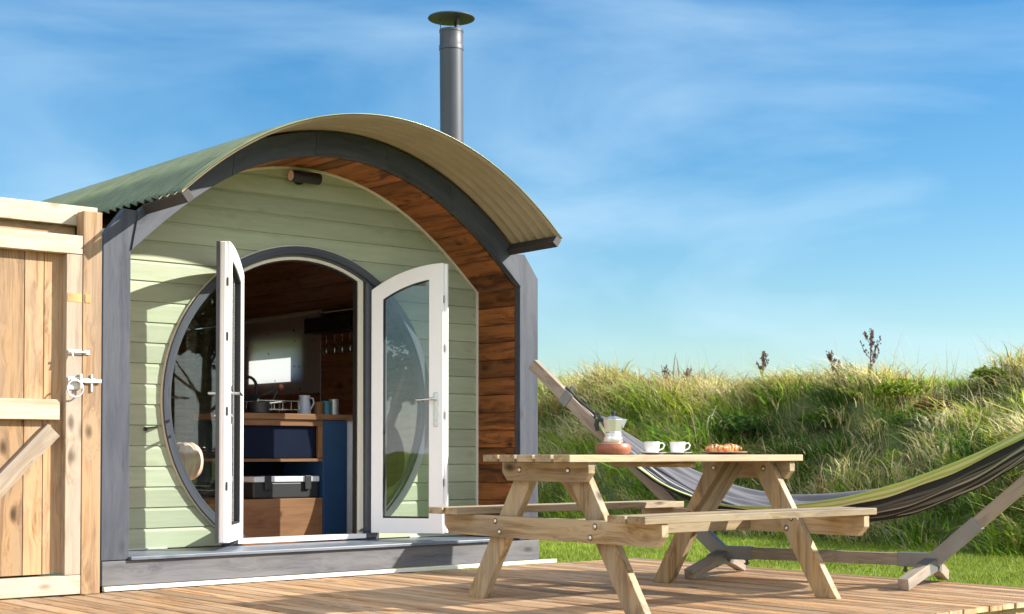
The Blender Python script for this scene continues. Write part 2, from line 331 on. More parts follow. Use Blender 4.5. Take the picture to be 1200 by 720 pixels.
def npmesh(name, V, F, mats, col=None, s=None, parent=None, smooth=False, uni=4):
    """fast mesh from numpy arrays; F is (n,uni)"""
    me = bpy.data.meshes.new(name); me.vertices.add(len(V)); me.vertices.foreach_set('co', V.astype('f').ravel())
    me.loops.add(F.size); me.loops.foreach_set('vertex_index', F.astype('i').ravel())
    me.polygons.add(len(F)); me.polygons.foreach_set('loop_start', np.arange(0, F.size, uni, dtype='i'))
    me.polygons.foreach_set('loop_total', np.full(len(F), uni, 'i'))
    if col is not None:
        a = me.attributes.new('col', 'FLOAT_COLOR', 'POINT'); a.data.foreach_set('color', np.c_[col, np.ones(len(col))].astype('f').ravel())
    if s is not None:
        a = me.attributes.new('s', 'FLOAT', 'POINT'); a.data.foreach_set('value', s.astype('f'))
    for m_ in mats: me.materials.append(M[m_])
    me.update(calc_edges=True); me.validate()
    if smooth: me.polygons.foreach_set('use_smooth', np.ones(len(F), bool))
    o = bpy.data.objects.new(name, me); C.objects.link(o); o.parent = parent
    return o
def fbm(x, y, s=1, seed=0):
    return noise.fractal(Vector((x * s + seed * 7.3, y * s - seed * 3.1, seed * 1.7)), 1, 2, 4)

# ================================================================== placement frames
PX, PY, PR = -2.30, 8.31, R(40.4)          # front left foot of the pod, and its heading
CP, SP = math.cos(PR), math.sin(PR)
def pod(a, b, z=0): return Vector((PX + CP * a - SP * b, PY + SP * a + CP * b, z))

# ================================================================== ground
LAWN = -.11
FX = [-40, -4, .6, 1.5, 3.2, 4.4, 6.0, 9, 40]; FY = [25, 22.5, 19.6, 17.2, 15.2, 13.0, 11.8, 10.5, 6]
def foot(x): return np.interp(x, FX, FY)
def bankz(x, y):
    t = (y - foot(x)); u = np.clip(t / 4.4, 0, 1)
    s = np.interp(u, [0, .10, .30, .42, .58, .72, .88, 1], [0, .10, .40, .50, .60, .82, .96, 1])
    top = np.interp(x, [-10, .6, 2, 3.4, 5, 5.9, 20], [2.0, 1.92, 1.73, 1.60, 1.60, 1.72, 1.8])
    back = np.clip((t - 6.5) / 8, 0, 1)
    return LAWN + top * s * (1 - .6 * back)
def bump(x, y): return .24 * fbm(x, y, 1.0, 1) + .18 * fbm(x, y, 2.3, 2)
def gz(x, y):
    t = float(y - foot(x)); k = min(max(t / .8, 0), 1)
    return float(bankz(x, y)) + bump(x, y) * k
# the lawn and everything beyond it: one sheet out to the horizon
gb = MB(); xs = np.concatenate([[-900, -200, -60], np.arange(-30, 31, 1.5), [60, 200, 900]]); ys = np.concatenate([[-900, -200, -60], np.arange(-30, 46, 1.5), [80, 250, 1200]])
vs = [(x, y, LAWN - .01) for y in ys for x in xs]; nx = len(xs)
gb.add(vs, [(j * nx + i, j * nx + i + 1, (j + 1) * nx + i + 1, (j + 1) * nx + i) for j in range(len(ys) - 1) for i in range(nx - 1)])
def lawnmat():
    m, n, l, b = mat('mown_lawn'); b.inputs['Roughness'].default_value = .9; b.inputs['Specular IOR Level'].default_value = .1
    tc = n.new('ShaderNodeTexCoord'); z1 = n.new('ShaderNodeTexNoise'); z1.inputs['Scale'].default_value = 1.3; z1.inputs['Detail'].default_value = 9; z1.inputs['Roughness'].default_value = .7; l.new(tc.outputs['Object'], z1.inputs[0])
    r = n.new('ShaderNodeValToRGB'); e = r.color_ramp.elements; e[0].position = .35; e[0].color = (.12, .18, .018, 1); e[1].position = .65; e[1].color = (.22, .28, .035, 1)
    l.new(z1.outputs[0], r.inputs[0]); l.new(r.outputs[0], b.inputs['Base Color'])
    z2 = n.new('ShaderNodeTexNoise'); z2.inputs['Scale'].default_value = 60; z2.inputs['Detail'].default_value = 3; l.new(tc.outputs['Object'], z2.inputs[0])
    bp = n.new('ShaderNodeBump'); bp.inputs['Strength'].default_value = 1; bp.inputs['Distance'].default_value = .04; l.new(z2.outputs[0], bp.inputs['Height']); l.new(bp.outputs[0], b.inputs['Normal'])
    return m
M['lawn'] = lawnmat()
tag(gb.build('lawn', 'lawn'), kind='structure')
# the grassy bank behind
gx = np.arange(-30, 24.01, .25); rows = np.concatenate([np.arange(-.3, 6.6, .18), [7, 7.7, 9, 11, 13, 16]])
vs = []
for t in rows:
    for x in gx:
        y = float(foot(x)) + t; vs.append((x, y, gz(x, y) - (.05 if t < 0 else 0)))
nx = len(gx); bb = MB()
bb.add(vs, [(j * nx + i, j * nx + i + 1, (j + 1) * nx + i + 1, (j + 1) * nx + i) for j in range(len(rows) - 1) for i in range(nx - 1)])
tag(bb.build('bank', 'soil', smooth=True), kind='structure')

# ---------------------------------------------------------------- blades of grass (numpy)
def blades(name, P, H, W, lean, bend, col, segs=3, label=None, cat=None):
    """P (n,3) roots, H heights, W widths, lean (n,2) horizontal tip offset, bend curve strength"""
    n = len(P); lv = segs + 1
    ang = rng.uniform(0, 2 * PI, n); sx, sy = np.cos(ang), np.sin(ang)
    # face most blades roughly across the view so they do not vanish edge-on
    V = np.zeros((n, lv, 2, 3)); K = np.zeros((n, lv, 2, 3))
    for i in range(lv):
        t = i / segs
        cx = P[:, 0] + lean[:, 0] * t ** 1.8; cy = P[:, 1] + lean[:, 1] * t ** 1.8
        cz = P[:, 2] + H * (t - bend * t ** 2.6)
        w = W * (1 - t ** 1.6 * .9) / 2
        V[:, i, 0] = np.c_[cx - sx * w, cy - sy * w, cz]; V[:, i, 1] = np.c_[cx + sx * w, cy + sy * w, cz]
        K[:, i, :, :] = col[:, None, :] * (1.0)
    V = V.reshape(-1, 3); K = K.reshape(-1, 3)
    base = np.arange(n)[:, None] * lv * 2
    F = np.concatenate([np.stack([base[:, 0] + 2 * i, base[:, 0] + 2 * i + 1, base[:, 0] + 2 * i + 3, base[:, 0] + 2 * i + 2], 1) for i in range(segs)])
    o = npmesh(name, V, F, ['leaf'], col=K)
    return tag(o, label, cat, kind='stuff')
GREEN = np.array([(.06, .13, .02), (.12, .22, .025), (.20, .32, .03), (.29, .40, .035), (.39, .47, .05), (.48, .50, .10)])
STRAW = np.array([(.62, .53, .24), (.70, .60, .33), (.50, .41, .16), (.74, .66, .42), (.36, .22, .10)])
def bank_grass():
    nc = 3300
    cx = rng.uniform(-5, 10.0, nc); ct = rng.uniform(-.15, 5.8, nc)
    cy = foot(cx) + ct; Pn = []; H = []; W_ = []; Ln = []; Bd = []; Co = []
    for i in range(nc):
        x, y, t = cx[i], cy[i], ct[i]
        dens = 1.0 if -.5 < x < 7.5 else .4
        st = fbm(x, y, .55, 5) * 1.0 + .20 + .40 * math.exp(-((t - .9) / .8) ** 2) - .12 * (1.8 < t < 4.0) + .22 * (t > 4.2)
        straw = st > .34 + random.gauss(0, .14)
        big = random.choice([.55, .7, .9, 1.1, 1.5]) * (1.0 + .4 * fbm(x, y, .6, 9))
        k = int(random.uniform(30, 75) * dens * (.6 + big * .5)); r = random.uniform(.05, .16) * (.6 + .5 * big)
        px_ = rng.normal(x, r, k); py_ = rng.normal(y, r, k)
        z_ = np.full(k, gz(x, y) - .03) + (py_ - y) * np.where(t < 4.4, .40, 0)
        h = rng.uniform(.45, 1.0, k) * (.40 if straw else .33) * big
        ox, oy = px_ - x, py_ - y
        an = rng.uniform(0, 2 * PI, k); fl = rng.uniform(.1, .75, k) * h        # fountain shaped tussock
        wind = random.gauss(-.22, .34)
        lx = ox * .8 + np.cos(an) * fl + wind * h; ly = oy * .8 + np.sin(an) * fl - .18 * h
        gi = int(np.clip(2.4 + 3.6 * fbm(x, y, .7, 12) + random.gauss(0, 1.0), 0, 5))
        pal = STRAW[random.choice([0, 1, 1, 2, 3, 4])] if straw else GREEN[gi] * random.uniform(.8, 1.35)
        c = pal[None, :] * rng.uniform(.6, 1.5, (k, 1))
        mixm = rng.random(k) < (.25 if straw else .12)
        c[mixm] = (GREEN[rng.integers(0, 6, mixm.sum())] if straw else STRAW[rng.integers(0, 5, mixm.sum())])
        Pn.append(np.c_[px_, py_, z_]); H.append(h); W_.append(rng.uniform(.008, .021, k)); Ln.append(np.c_[lx, ly]); Bd.append(rng.uniform(.25, .85, k)); Co.append(c)
    return np.concatenate(Pn), np.concatenate(H), np.concatenate(W_), np.concatenate(Ln), np.concatenate(Bd), np.concatenate(Co)
blades('bank_grass', *bank_grass(), label='long tussocky green and straw coloured grass covering the bank', cat='grass')
# thin seed stalks rising above the crest
ns = 2600; sx_ = rng.uniform(-4, 9.5, ns); st_ = rng.uniform(.3, 5.6, ns); sy_ = foot(sx_) + st_
zz = np.array([gz(float(a), float(b)) for a, b in zip(sx_, sy_)]); hh = rng.uniform(.3, .8, ns) * rng.uniform(.6, 1.1, ns)
blades('seed_stalks', np.c_[sx_, sy_, zz], hh, rng.uniform(.003, .007, ns), np.c_[rng.normal(-.10, .16, ns), rng.normal(-.05, .1, ns)], rng.uniform(.0, .3, ns),
       STRAW[rng.integers(0, 5, ns)] * rng.uniform(.6, 1.1, (ns, 1)), segs=4, label='thin dry seed stalks standing above the long grass of the bank', cat='grass stalks')
# lawn blades between deck and bank
nl = 120000; lx_ = rng.uniform(-1.5, 9, nl); ly_ = rng.uniform(8, 20.5, nl)
aa = (lx_ - PX) * CP + (ly_ - PY) * SP; bb_ = -(lx_ - PX) * SP + (ly_ - PY) * CP
ok = (ly_ < foot(lx_) + .3) & ~((aa < 4.26) & (bb_ < -.1)) & ~((aa < 3.3) & (bb_ < 5)); lx_, ly_ = lx_[ok], ly_[ok]; n_ = len(lx_)
aa = aa[ok]; bb_ = bb_[ok]; edge_ = np.where(((aa < 4.4) & (bb_ < .1)) | ((aa < 3.45) & (aa > 3.2)), rng.uniform(1, 2.6, n_), 1.0)
pal = np.array([(.22, .33, .03), (.27, .37, .038), (.33, .41, .05), (.17, .27, .025), (.38, .40, .09)])
patch = np.array([.85 + .4 * fbm(float(a), float(b), .9, 4) for a, b in zip(lx_, ly_)])
blades('lawn_grass', np.c_[lx_, ly_, np.full(n_, LAWN - .012)], rng.uniform(.025, .06, n_) * edge_, rng.uniform(.005, .009, n_), rng.normal(0, .018, (n_, 2)), rng.uniform(.1, .4, n_),
       pal[rng.integers(0, 5, n_)] * patch[:, None], segs=2, label='short bright green mown grass between the deck and the bank', cat='grass')

# ================================================================== deck
dk = MB(); A0, A1, B0, B1 = -5.2, 4.2, -7.0, -.075
def deck():
    a = A0; w_ = .12
    prof = [(0, 0)]
    ng = 9; pts = []
    for i in range(ng):
        u0 = .008 + (w_ - .021) * i / ng; u1 = .008 + (w_ - .021) * (i + 1) / ng; mdl = (u1 - u0)
        pts += [(u0, 0), (u0 + mdl * .55, 0), (u0 + mdl * .66, -.0035), (u1 - mdl * .11, -.0035)]
    pts += [(w_ - .012, 0)]
    poly = [(0.004, -.028), (.004, -.003)] + pts + [(w_ - .008, -.003), (w_ - .008, -.028)]
    while a < A1 - .05:
        near = -3.66 if a > -9 else B0
        ends = -3.66 + random.uniform(-.006, .006)
        zz = random.uniform(-.0015, .0015); rr = random.random()
        n = len(poly); vs = [(a + u, ends, v + zz) for u, v in poly] + [(a + u, B1 + (0 if a > 0 else -.0), v + zz) for u, v in poly]
        g = [(y, x, z) for x, y, z in vs]
        fs = [tuple(range(n)), tuple(range(2 * n - 1, n - 1, -1))] + [(i, i + n, (i + 1) % n + n, (i + 1) % n) for i in range(n)]
        dk.add(vs, fs, g, rr); a += w_
    # joists and edge rim below
    for yy in (-3.60, -2.7, -1.8, -.9, -.13): dk.box(A0, A1 - .06, yy - .022, yy + .022, LAWN, -.0285, 'x')
deck()
o = dk.build('deck', 'deck', loc=(PX, PY, 0), rz=PR); tag(o, kind='structure')

# ================================================================== the pod
W = 3.26; CC = W / 2; CZ = 1.03; REC = .48; LEN = 4.7; FLOOR = .17
root = thing('camping_pod', 'sage green timber camping pod with curved corrugated roof and open round glazed doors', 'camping pod', (PX, PY, 0), PR)
KI = (1.463, 1.93)
PHI_I = math.atan2(KI[0], KI[1] - CZ); RE_I = math.hypot(KI[0], KI[1] - CZ)
def rin(ph): return 1.62 + (RE_I - 1.62) * min(1, abs(ph) / PHI_I) ** 5
def inner(ph): r = rin(ph); return (CC + r * math.sin(ph), CZ + r * math.cos(ph))
PHI_O = R(51.5)
def rout(ph): return 1.765 + .05 * (abs(ph) / PHI_O) ** 4
def outer(ph, add=0): r = rout(ph) + add; return (CC + r * math.sin(ph), CZ + r * math.cos(ph))
# inner half-width at a height
_ph = np.linspace(0, PHI_I, 200); _pz = np.array([inner(p)[1] for p in _ph]); _pa = np.array([inner(p)[0] - CC for p in _ph])
def halfw(z):
    if z <= KI[1]: return KI[0]
    return float(np.interp(-z, -_pz, _pa))
ZTOP = float(_pz[0])
# fascia in five sawn segments
cuts = [-1, -.52, -.14, .20, .55, 1]
for i in range(5):
    m_ = MB(); n = 12; A = []; B = []
    for k in range(n + 1):
        t = cuts[i] + (cuts[i + 1] - cuts[i]) * k / n
        t2 = min(max(t, -1), 1); e = .0012 if 0 < k < n else .0012
        A.append(inner(t2 * PHI_I)); B.append(outer(t2 * PHI_O))
    # leave a hairline joint
    if i > 0: A[0] = tuple(Vector(A[0]).lerp(Vector(A[1]), .03)); B[0] = tuple(Vector(B[0]).lerp(Vector(B[1]), .03))
    m_.ring(A, B, -.012, .045, closed=False)
    m_.build('fascia_board', 'bluegrey', root, bevel=.002)
# jambs
for sgn in (-1, 1):
    def X(x): return x if sgn < 0 else W - x
    m_ = MB(); ia = CC - KI[0]; oa = CC - (outer(PHI_O)[0] - CC); oz = outer(PHI_O)[1]
    m_.prism([(X(0), .17), (X(0), 2.0), (X(.125), oz + .005), (X(oa), oz), (X(ia), KI[1]), (X(ia), .17)], 0, .055, ax=1)
    m_.build('jamb', 'bluegrey', root, bevel=.003)
# roof sheet
def roof():
    lam = .090; nb = int((LEN + .62) / lam * 8); b_ = np.linspace(-.50, LEN + .07, nb); wob = .0125 * np.sin(2 * PI * b_ / lam)
    ph = np.linspace(-R(50.0), R(50.0), 72); V = []
    for off in (0.028, 0.024):
        for p in ph:
            r = np.array(rout(p) + off) + wob
            V.append(np.stack([CC + r * math.sin(p), b_, CZ + r * math.cos(p)], 1))
    V = np.concatenate(V); n1, n2 = len(ph), nb; F = []; mi = []
    idx = np.arange(n1 * n2).reshape(n1, n2)
    q = np.stack([idx[:-1, :-1], idx[1:, :-1], idx[1:, 1:], idx[:-1, 1:]], -1).reshape(-1, 4)
    k = n1 * n2; F = [q, q[:, ::-1] + k]; mi = [np.zeros(len(q)), np.ones(len(q))]
    for line, fl in ((idx[0], 0), (idx[-1], 1), (idx[:, 0], 1), (idx[:, -1], 0)):
        e = np.stack([line[:-1], line[1:], line[1:] + k, line[:-1] + k], 1); F.append(e if fl else e[:, ::-1]); mi.append(np.zeros(len(e)))
    F = np.concatenate(F); mi = np.concatenate(mi).astype('i')
    o = npmesh('roof', V, F, ['roof', 'roof_under'], parent=root, smooth=True); o.data.polygons.foreach_set('material_index', mi)
    return o
rf = roof()
for sgn in (-1, 1):
    m_ = MB(); p = outer(PHI_O * .962, -.012); x = p[0] if sgn > 0 else W - p[0]
    m_.beam((x, -.495, p[1] - .006), (x, -.0135, p[1] - .012), .06, .05, (sgn * .62, 0, .78)); m_.build('eave_batten', simple('dark_brown_eave_batten', (.035, .03, .03), .7, bump=.5), root, bevel=.002)
# soffit: cedar boards running front to back, lining the recess
prof = [(CC + KI[0], FLOOR + .02)]
npz = 14
side = [(CC + KI[0], FLOOR + .02 + (KI[1] - FLOOR - .02) * i / npz) for i in range(npz + 1)]
arc = [inner(PHI_I - 2 * PHI_I * i / 26) for i in range(27)]
left = [(W - p[0], p[1]) for p in side[::-1]]
path = side + arc[1:] + left[1:]
m_ = MB()
for i in range(len(path) - 1):
    p, q = Vector(path[i]), Vector(path[i + 1]); d = (q - p).normalized(); nrm = Vector((d.y, -d.x))   # outwards
    g_ = .004; p2 = p + d * .0015; q2 = q - d * .0015
    poly = [p2 + nrm * .012, p2 + d * g_ + nrm * 0, q2 - d * g_, q2 + nrm * .012]
    poly = [p + nrm * .03, p + nrm * .008, p + d * .005, q - d * .005, q + nrm * .008, q + nrm * .03]
    vs = [(u.x, t, u.y) for t in (.058, REC + .03) for u in poly]; n = 6
    m_.add(vs, [tuple(range(n)), tuple(range(2 * n - 1, n - 1, -1))] + [(k, k + n, (k + 1) % n + n, (k + 1) % n) for k in range(n)],
           [(t, (u - p).dot(d), 0) for t in (.058, REC + .03) for u in poly])
m_.build('soffit_boards', 'cedar', root)
# trim bead where soffit meets siding
m_ = MB(); A = [(CC + (x - CC) * .9995, z) for x, z in path]
Bn = [(CC + (x - CC) * (1 - .008), CZ + (z - CZ) * (1 - .008) if z > KI[1] else z) for x, z in path]
m_.ring(A, Bn, REC - .022, REC - .004, closed=False); m_.build('edge_bead', 'white_timber', root)
# siding wall with a circular hole
RC, ZC = 1.02, 1.105
def circ(z, r): return math.sqrt(max(0, r * r - (z - ZC) ** 2))
def siding():
    m_ = MB(); z = FLOOR + .02; pitch = .1255; first = True
    keys = [ZC + RC]
    while z < ZTOP - .001:
        z1 = min(z + pitch, ZTOP); lev = [z, z + .004, z + .012] + [z + .012 + (z1 - z - .016) * k / 7 for k in range(1, 7)] + [z1 - .004, z1]
        lev = sorted([q for q in lev if q < z1 - 1e-4] + [z1]); 
        for kk in keys:
            if z < kk < z1: lev = sorted(lev + [kk])
        def yy(q): return REC + (.012 if q < z + .003 else (.0 if q < z1 - .005 else .006)) + (z1 - q) * -.02
        for sgn in (-1, 1):
            for hole in (True,):
                vs = []; 
                for q in lev:
                    xo = halfw(q); xi = circ(q, RC)
                    vs += [(CC + sgn * min(xi, xo), yy(q), q), (CC + sgn * xo, yy(q), q)]
                fs = [(2 * i, 2 * i + 1, 2 * i + 3, 2 * i + 2) for i in range(len(lev) - 1)]
                if sgn < 0 or True:
                    if sgn < 0: st = random.getstate(); 
                    m_.add(vs, fs, r=(0.5 + .5 * math.sin(z * 37.0)))
        z = z1
    return m_
sm = siding()
fw = sm.build('front_wall', 'siding', root)
# lining and core of the front wall behind the boards (ring shaped, so light stays out)
m_ = MB(); n = 96; A = []; B = []
def edgept(an):
    # point of the inner profile in direction an from the circle centre
    dx, dz = math.sin(an), math.cos(an); lo, hi = 0.5, 3
    for _ in range(40):
        md = (lo + hi) / 2; x, z = dx * md, ZC + dz * md
        if z > FLOOR + .01 and z < ZTOP and abs(x) <= halfw(z): lo = md
        else: hi = md
    return (CC + dx * lo, ZC + dz * lo)
for k in range(n):
    an = 2 * PI * k / n; e = edgept(an); rr = min(RC, math.hypot(e[0] - CC, e[1] - ZC) - .001)
    A.append((CC + rr * math.sin(an), ZC + rr * math.cos(an))); B.append(e)
m_.ring(A, B, REC + .014, REC + .09); m_.build('wall_lining', 'pine_in', root)
# round frame: thin pale bead, blue-grey ring, grey inner frame; all cut off by the sill
ZS = FLOOR + .03
def arcpts(r, n=90, zmin=ZS):
    lim = math.acos(max(-1, min(1, (zmin - ZC) / r))); return [(CC + r * math.sin(t), ZC + r * math.cos(t)) for t in np.linspace(-lim, lim, n)]
m_ = MB(); m_.ring(arcpts(RC + .012), arcpts(RC + .004), REC - .018, REC - .002, closed=False); m_.build('sealant_bead', 'cream', root)
fr = MB(); fr.ring(arcpts(RC + .004, zmin=.245), arcpts(RC - .045, zmin=.245), REC - .035, REC + .05, closed=False)
fr = fr.build('round_window_frame', 'bluegrey', root, bevel=.003)
RI = RC - .045
m_ = MB(); m_.ring(arcpts(RI - .001, zmin=.245), arcpts(RI - .012, zmin=.245), REC - .01, REC + .04, closed=False); m_.build('inner_frame', 'upvc_grey', fr)
HL, HR = 1.13, 2.175       # hinge lines of the two leaves
zt = lambda a, r: ZC + math.sqrt(max(0, r * r - (a - CC) ** 2))
HRL = HR - .062
for x0, x1 in ((HL - .055, HL - .004), (HRL + .004, HR + .03)):
    m_ = MB(); m_.prism([(x0, ZS), (x1, ZS), (x1, zt(x1, RI - .015)), (x0, zt(x0, RI - .015))], REC - .02, REC + .05, ax=1); m_.build('mullion', 'upvc_grey', fr, bevel=.003)
# pale liner inside the door opening
xs_ = np.linspace(HL + .006, HRL - .006, 40); ro = RI - .014
A = [(HL, ZS + .03)] + [(x, zt(x, ro)) for x in xs_] + [(HRL, ZS + .03)]
ri_ = ro - .022; xs2 = np.linspace(HL + .045, HRL - .045, 40)
B = [(HL + .045, ZS + .03)] + [(x, zt(x, ri_)) for x in xs2] + [(HRL - .045, ZS + .03)]
m_ = MB(); m_.ring(A, B, REC + .005, REC + .06, closed=False); m_.build('door_liner', 'cream', fr, bevel=.003)
A2 = B; ri2 = ri_ - .008; xs3 = np.linspace(HL + .053, HRL - .053, 40)
B2 = [(HL + .053, ZS + .03)] + [(x, zt(x, ri2)) for x in xs3] + [(HRL - .053, ZS + .03)]
m_ = MB(); m_.ring(A2, B2, REC + .02, REC + .062, closed=False); m_.build('rubber_seal', 'seal', fr)
m_ = MB(); m_.box(HL, HRL, REC - .03, REC + .06, ZS - .002, ZS + .03); m_.build('threshold', 'upvc', fr, bevel=.004)
for x0, x1 in ((CC - .60, HL - .001), (HRL + .001, CC + .60)):
    m_ = MB(); m_.box(x0, x1, REC - .012, REC + .05, ZS - .011, .244); m_.build('frame_foot', 'bluegrey', fr, bevel=.002)
# fixed side lights
for x0, x1, s_ in ((CC - RI + .02, HL - .05, -1), (HR + .05, CC + RI - .02, 1)):
    xs_ = np.linspace(x0, x1, 30) if s_ < 0 else np.linspace(x1, x0, 30)
    rr = RI - .02
    poly = [(x, zt(x, rr)) for x in xs_] + [(x, max(ZS, 2 * ZC - zt(x, rr))) for x in xs_[::-1]]
    m_ = MB(); m_.prism(poly, REC + .012, REC + .016); m_.build('side_light_glass', 'glass', fr)
# ---- door leaves
def leaf(hx, sgn, ang):
    """hx hinge line, sgn +1 leaf extends to +a when shut; ang = opening angle"""
    wd = .512; T = .062
    d = bpy.data.objects.new('door', None); C.objects.link(d); d.parent = root; d.location = (hx, REC - .012, 0); d.rotation_euler.z = ang
    rL = RI - .030; zb = ZS + .035
    def top(x, r): return ZC + math.sqrt(r * r - (hx + sgn * x - CC) ** 2)
    st = .085; stF = .10
    xo = np.linspace(0.003, wd, 20); xi = np.linspace(st, wd - stF, 20)
    Ao = [(sgn * .003, zb), *[(sgn * x, top(x, rL)) for x in xo], (sgn * wd, zb)]
    Ai = [(sgn * st, zb + .10), *[(sgn * x, top(x, rL - .10)) for x in xi], (sgn * (wd - stF), zb + .10)]
    fm = MB(); fm.ring(Ao, Ai, -.018, T - .022); fo = fm.build('door_frame', 'upvc', d, bevel=.003)
    fm = MB(); fm.ring(Ao, Ai, -.040, -.0185); fm.build('outer_skin', 'upvc_grey', d, bevel=.001)      # dark weather face
    # glazing bead + seal
    def off(P_, k):
        cx = sum(p[0] for p in P_) / len(P_); cz = sum(p[1] for p in P_) / len(P_); return [(cx + (p[0] - cx) * (1 - k * 2.4), cz + (p[1] - cz) * (1 - k)) for p in P_]
    fm = MB(); fm.ring(Ai, off(Ai, .008), -.012, T - .030); fm.build('glazing_seal', 'seal', d)
    gm_ = MB(); gm_.prism(Ai, .010, .014); gm_.build('glass', 'dglass', d)
    # overlapping lip (rebate) on the meeting stile
    fm = MB(); x0, x1 = (wd - .03, wd + (.022 if sgn < 0 else .012)); zt_ = top(wd, rL)
    if sgn < 0: fm.box(-x1, -wd - .0005, -.01, .018, zb + .004, zt_ - .004, 'z')
    else: fm.box(wd + .0005, x1, -.01, .018, zb + .004, zt_ - .004, 'z')
    fm.build('meeting_lip', 'upvc', d, bevel=.003)
    xe = sgn * (wd + .0006)
    for z in (.55, 1.0, 1.45, 1.78):
        fm = MB(); fm.box(min(xe, xe + sgn * .003), max(xe, xe + sgn * .003), .022, .034, z, z + .05, 'z'); fm.build('lock_keep', 'screw', d)
    # handles on both faces
    hxp = sgn * (wd - .05)
    for face, y0, dy in (('in', T - .022, 1), ('out', -.040, -1)):
        hm = MB(); zc = 1.10
        hm.box(hxp - .014, hxp + .014, min(y0, y0 + dy * .008), max(y0, y0 + dy * .008), zc - .15, zc + .08, 'z')
        hnd = hm.build('handle', 'chrome', d, bevel=.005)
        hm = MB(); y1 = y0 + dy * .05
        hm.tube([(hxp, y0 + dy * .006, zc + .035), (hxp, y1, zc + .035), (hxp - sgn * .025, y1 + dy * .004, zc + .034), (hxp - sgn * .125, y1 - dy * .004, zc + .028)], [.010, .010, .0095, .008], 10)
        hm.build('lever', 'chrome', hnd, smooth=True)
        hm = MB(); hm.lathe([(.009, 0), (.009, .012)], 12, (hxp, y0 + dy * .004, zc - .10), mtx=Matrix.Rotation(-dy * PI / 2, 3, 'X')); hm.build('lock_cylinder', 'chrome', hnd, smooth=True)
    for z in (.42, 1.12, 1.76):
        hm = MB(); hm.tube([(-sgn * .010, -.022, z), (-sgn * .010, -.022, z + .10)], .009, 10); hm.box(-.03, .0, -.018, -.012, z + .01, z + .09) if sgn > 0 else hm.box(0, .03, -.018, -.012, z + .01, z + .09)
        hm.build('hinge', 'galv', d, smooth=True)
    return d
# opened outwards, away from each other
dl = leaf(HL, 1, -R(130)); dr = leaf(HR, -1, R(125))
# sill and base
m_ = MB(); m_.box(.165, 2.93, -.035, REC - .03, FLOOR - .002, FLOOR + .018); 
m_.build('sill', 'sill', root, bevel=.004)
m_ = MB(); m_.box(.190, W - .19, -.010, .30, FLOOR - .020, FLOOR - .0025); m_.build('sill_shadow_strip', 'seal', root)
m_ = MB(); m_.box(0, W, -.012, .03, .028, FLOOR - .004); m_.build('base_board', 'base', root, bevel=.003)
m_ = MB(); m_.box(-.0, W + .14, -.045, -.014, .001, .026); m_.build('bottom_trim', 'white_timber', root, bevel=.003)
for x in (.45, 2.75):
    m_ = MB(); m_.box(x - .26, x + .2, REC - .011, REC - .003, FLOOR + .019, FLOOR + .028); m_.build('drip_flashing', 'galv', root)
# side walls, back wall, floor, ceiling lining
WB0, WB1, WZ0, WZ1 = 2.80, 3.62, 1.40, 1.72      # kitchen window
def wall_with_hole(x0, x1, mname, name):
    m_ = MB(); b0, b1, z0, z1 = .06, LEN, .03, 2.05
    for (p, q, r_, s_) in ((b0, WB0, z0, z1), (WB1, b1, z0, z1), (WB0, WB1, z0, WZ0), (WB0, WB1, WZ1, z1)): m_.box(x0, x1, p, q, r_, s_, 'y', r=.5)
    return m_.build(name, mname, root)
wall_with_hole(W - .075, W - .03, 'siding', 'side_wall')
m_ = MB(); m_.box(.03, .075, .06, LEN, .03, 2.05, 'y', r=.5); m_.build('side_wall', 'siding', root)
m_ = MB(); 
for (p, q, r_, s_) in ((REC + .09, WB0, FLOOR, KI[1]), (WB1, LEN, FLOOR, KI[1]), (WB0, WB1, FLOOR, WZ0), (WB0, WB1, WZ1, KI[1])):
    m_.box(CC + KI[0] + .006, CC + KI[0] + .04, p, q, r_, s_, 'y', r=.4)
m_.box(CC - KI[0] - .04, CC - KI[0] - .006, REC + .09, LEN, FLOOR, KI[1], 'y', r=.4)
m_.build('interior_wall', 'pine_in', root)
m_ = MB()
for i in range(26):
    p, q = Vector(arc[i]), Vector(arc[i + 1]); d = (q - p).normalized(); nr = Vector((d.y, -d.x))
    poly = [p + nr * .03, p + nr * .006, p + d * .005, q - d * .005, q + nr * .006, q + nr * .03]; n = 6
    vs = [(u.x, t, u.y) for t in (REC + .095, LEN) for u in poly]
    m_.add(vs, [tuple(range(n)), tuple(range(2 * n - 1, n - 1, -1))] + [(k, k + n, (k + 1) % n + n, (k + 1) % n) for k in range(n)], [(t, (u - p).dot(d), 0) for t in (0, LEN) for u in poly])
m_.build('ceiling_boards', 'pine_in', root)
m_ = MB(); A = [(x, z) for x, z in path]; m_.prism(A, LEN - .04, LEN - .001); m_.build('back_wall', 'pine_in', root)
m_ = MB(); m_.box(.04, W - .04, .03, LEN, .06, FLOOR - .021, 'y')
m_.box(CC - KI[0], CC + KI[0], REC + .06, LEN - .05, FLOOR - .018, FLOOR + .005, 'y'); m_.build('floor', 'pine_in', root)
# window in the right wall
wf = MB()
for (p, q, r_, s_) in ((WB0, WB0 + .03, WZ0, WZ1), (WB1 - .03, WB1, WZ0, WZ1), (WB0 + .0301, WB1 - .0301, WZ0, WZ0 + .03), (WB0 + .0301, WB1 - .0301, WZ1 - .03, WZ1)): wf.box(W - .09, W - .05, p, q, r_, s_)
wf = wf.build('window', 'upvc', root)
m_ = MB(); m_.box(W - .072, W - .068, WB0 + .03, WB1 - .03, WZ0 + .03, WZ1 - .03); m_.build('pane', 'glass', wf)
m_ = MB(); m_.box(2.29, 2.60, .955, .975, FLOOR + .006, 1.02, 'z'); m_.build('heat_shield', 'white_in', root)
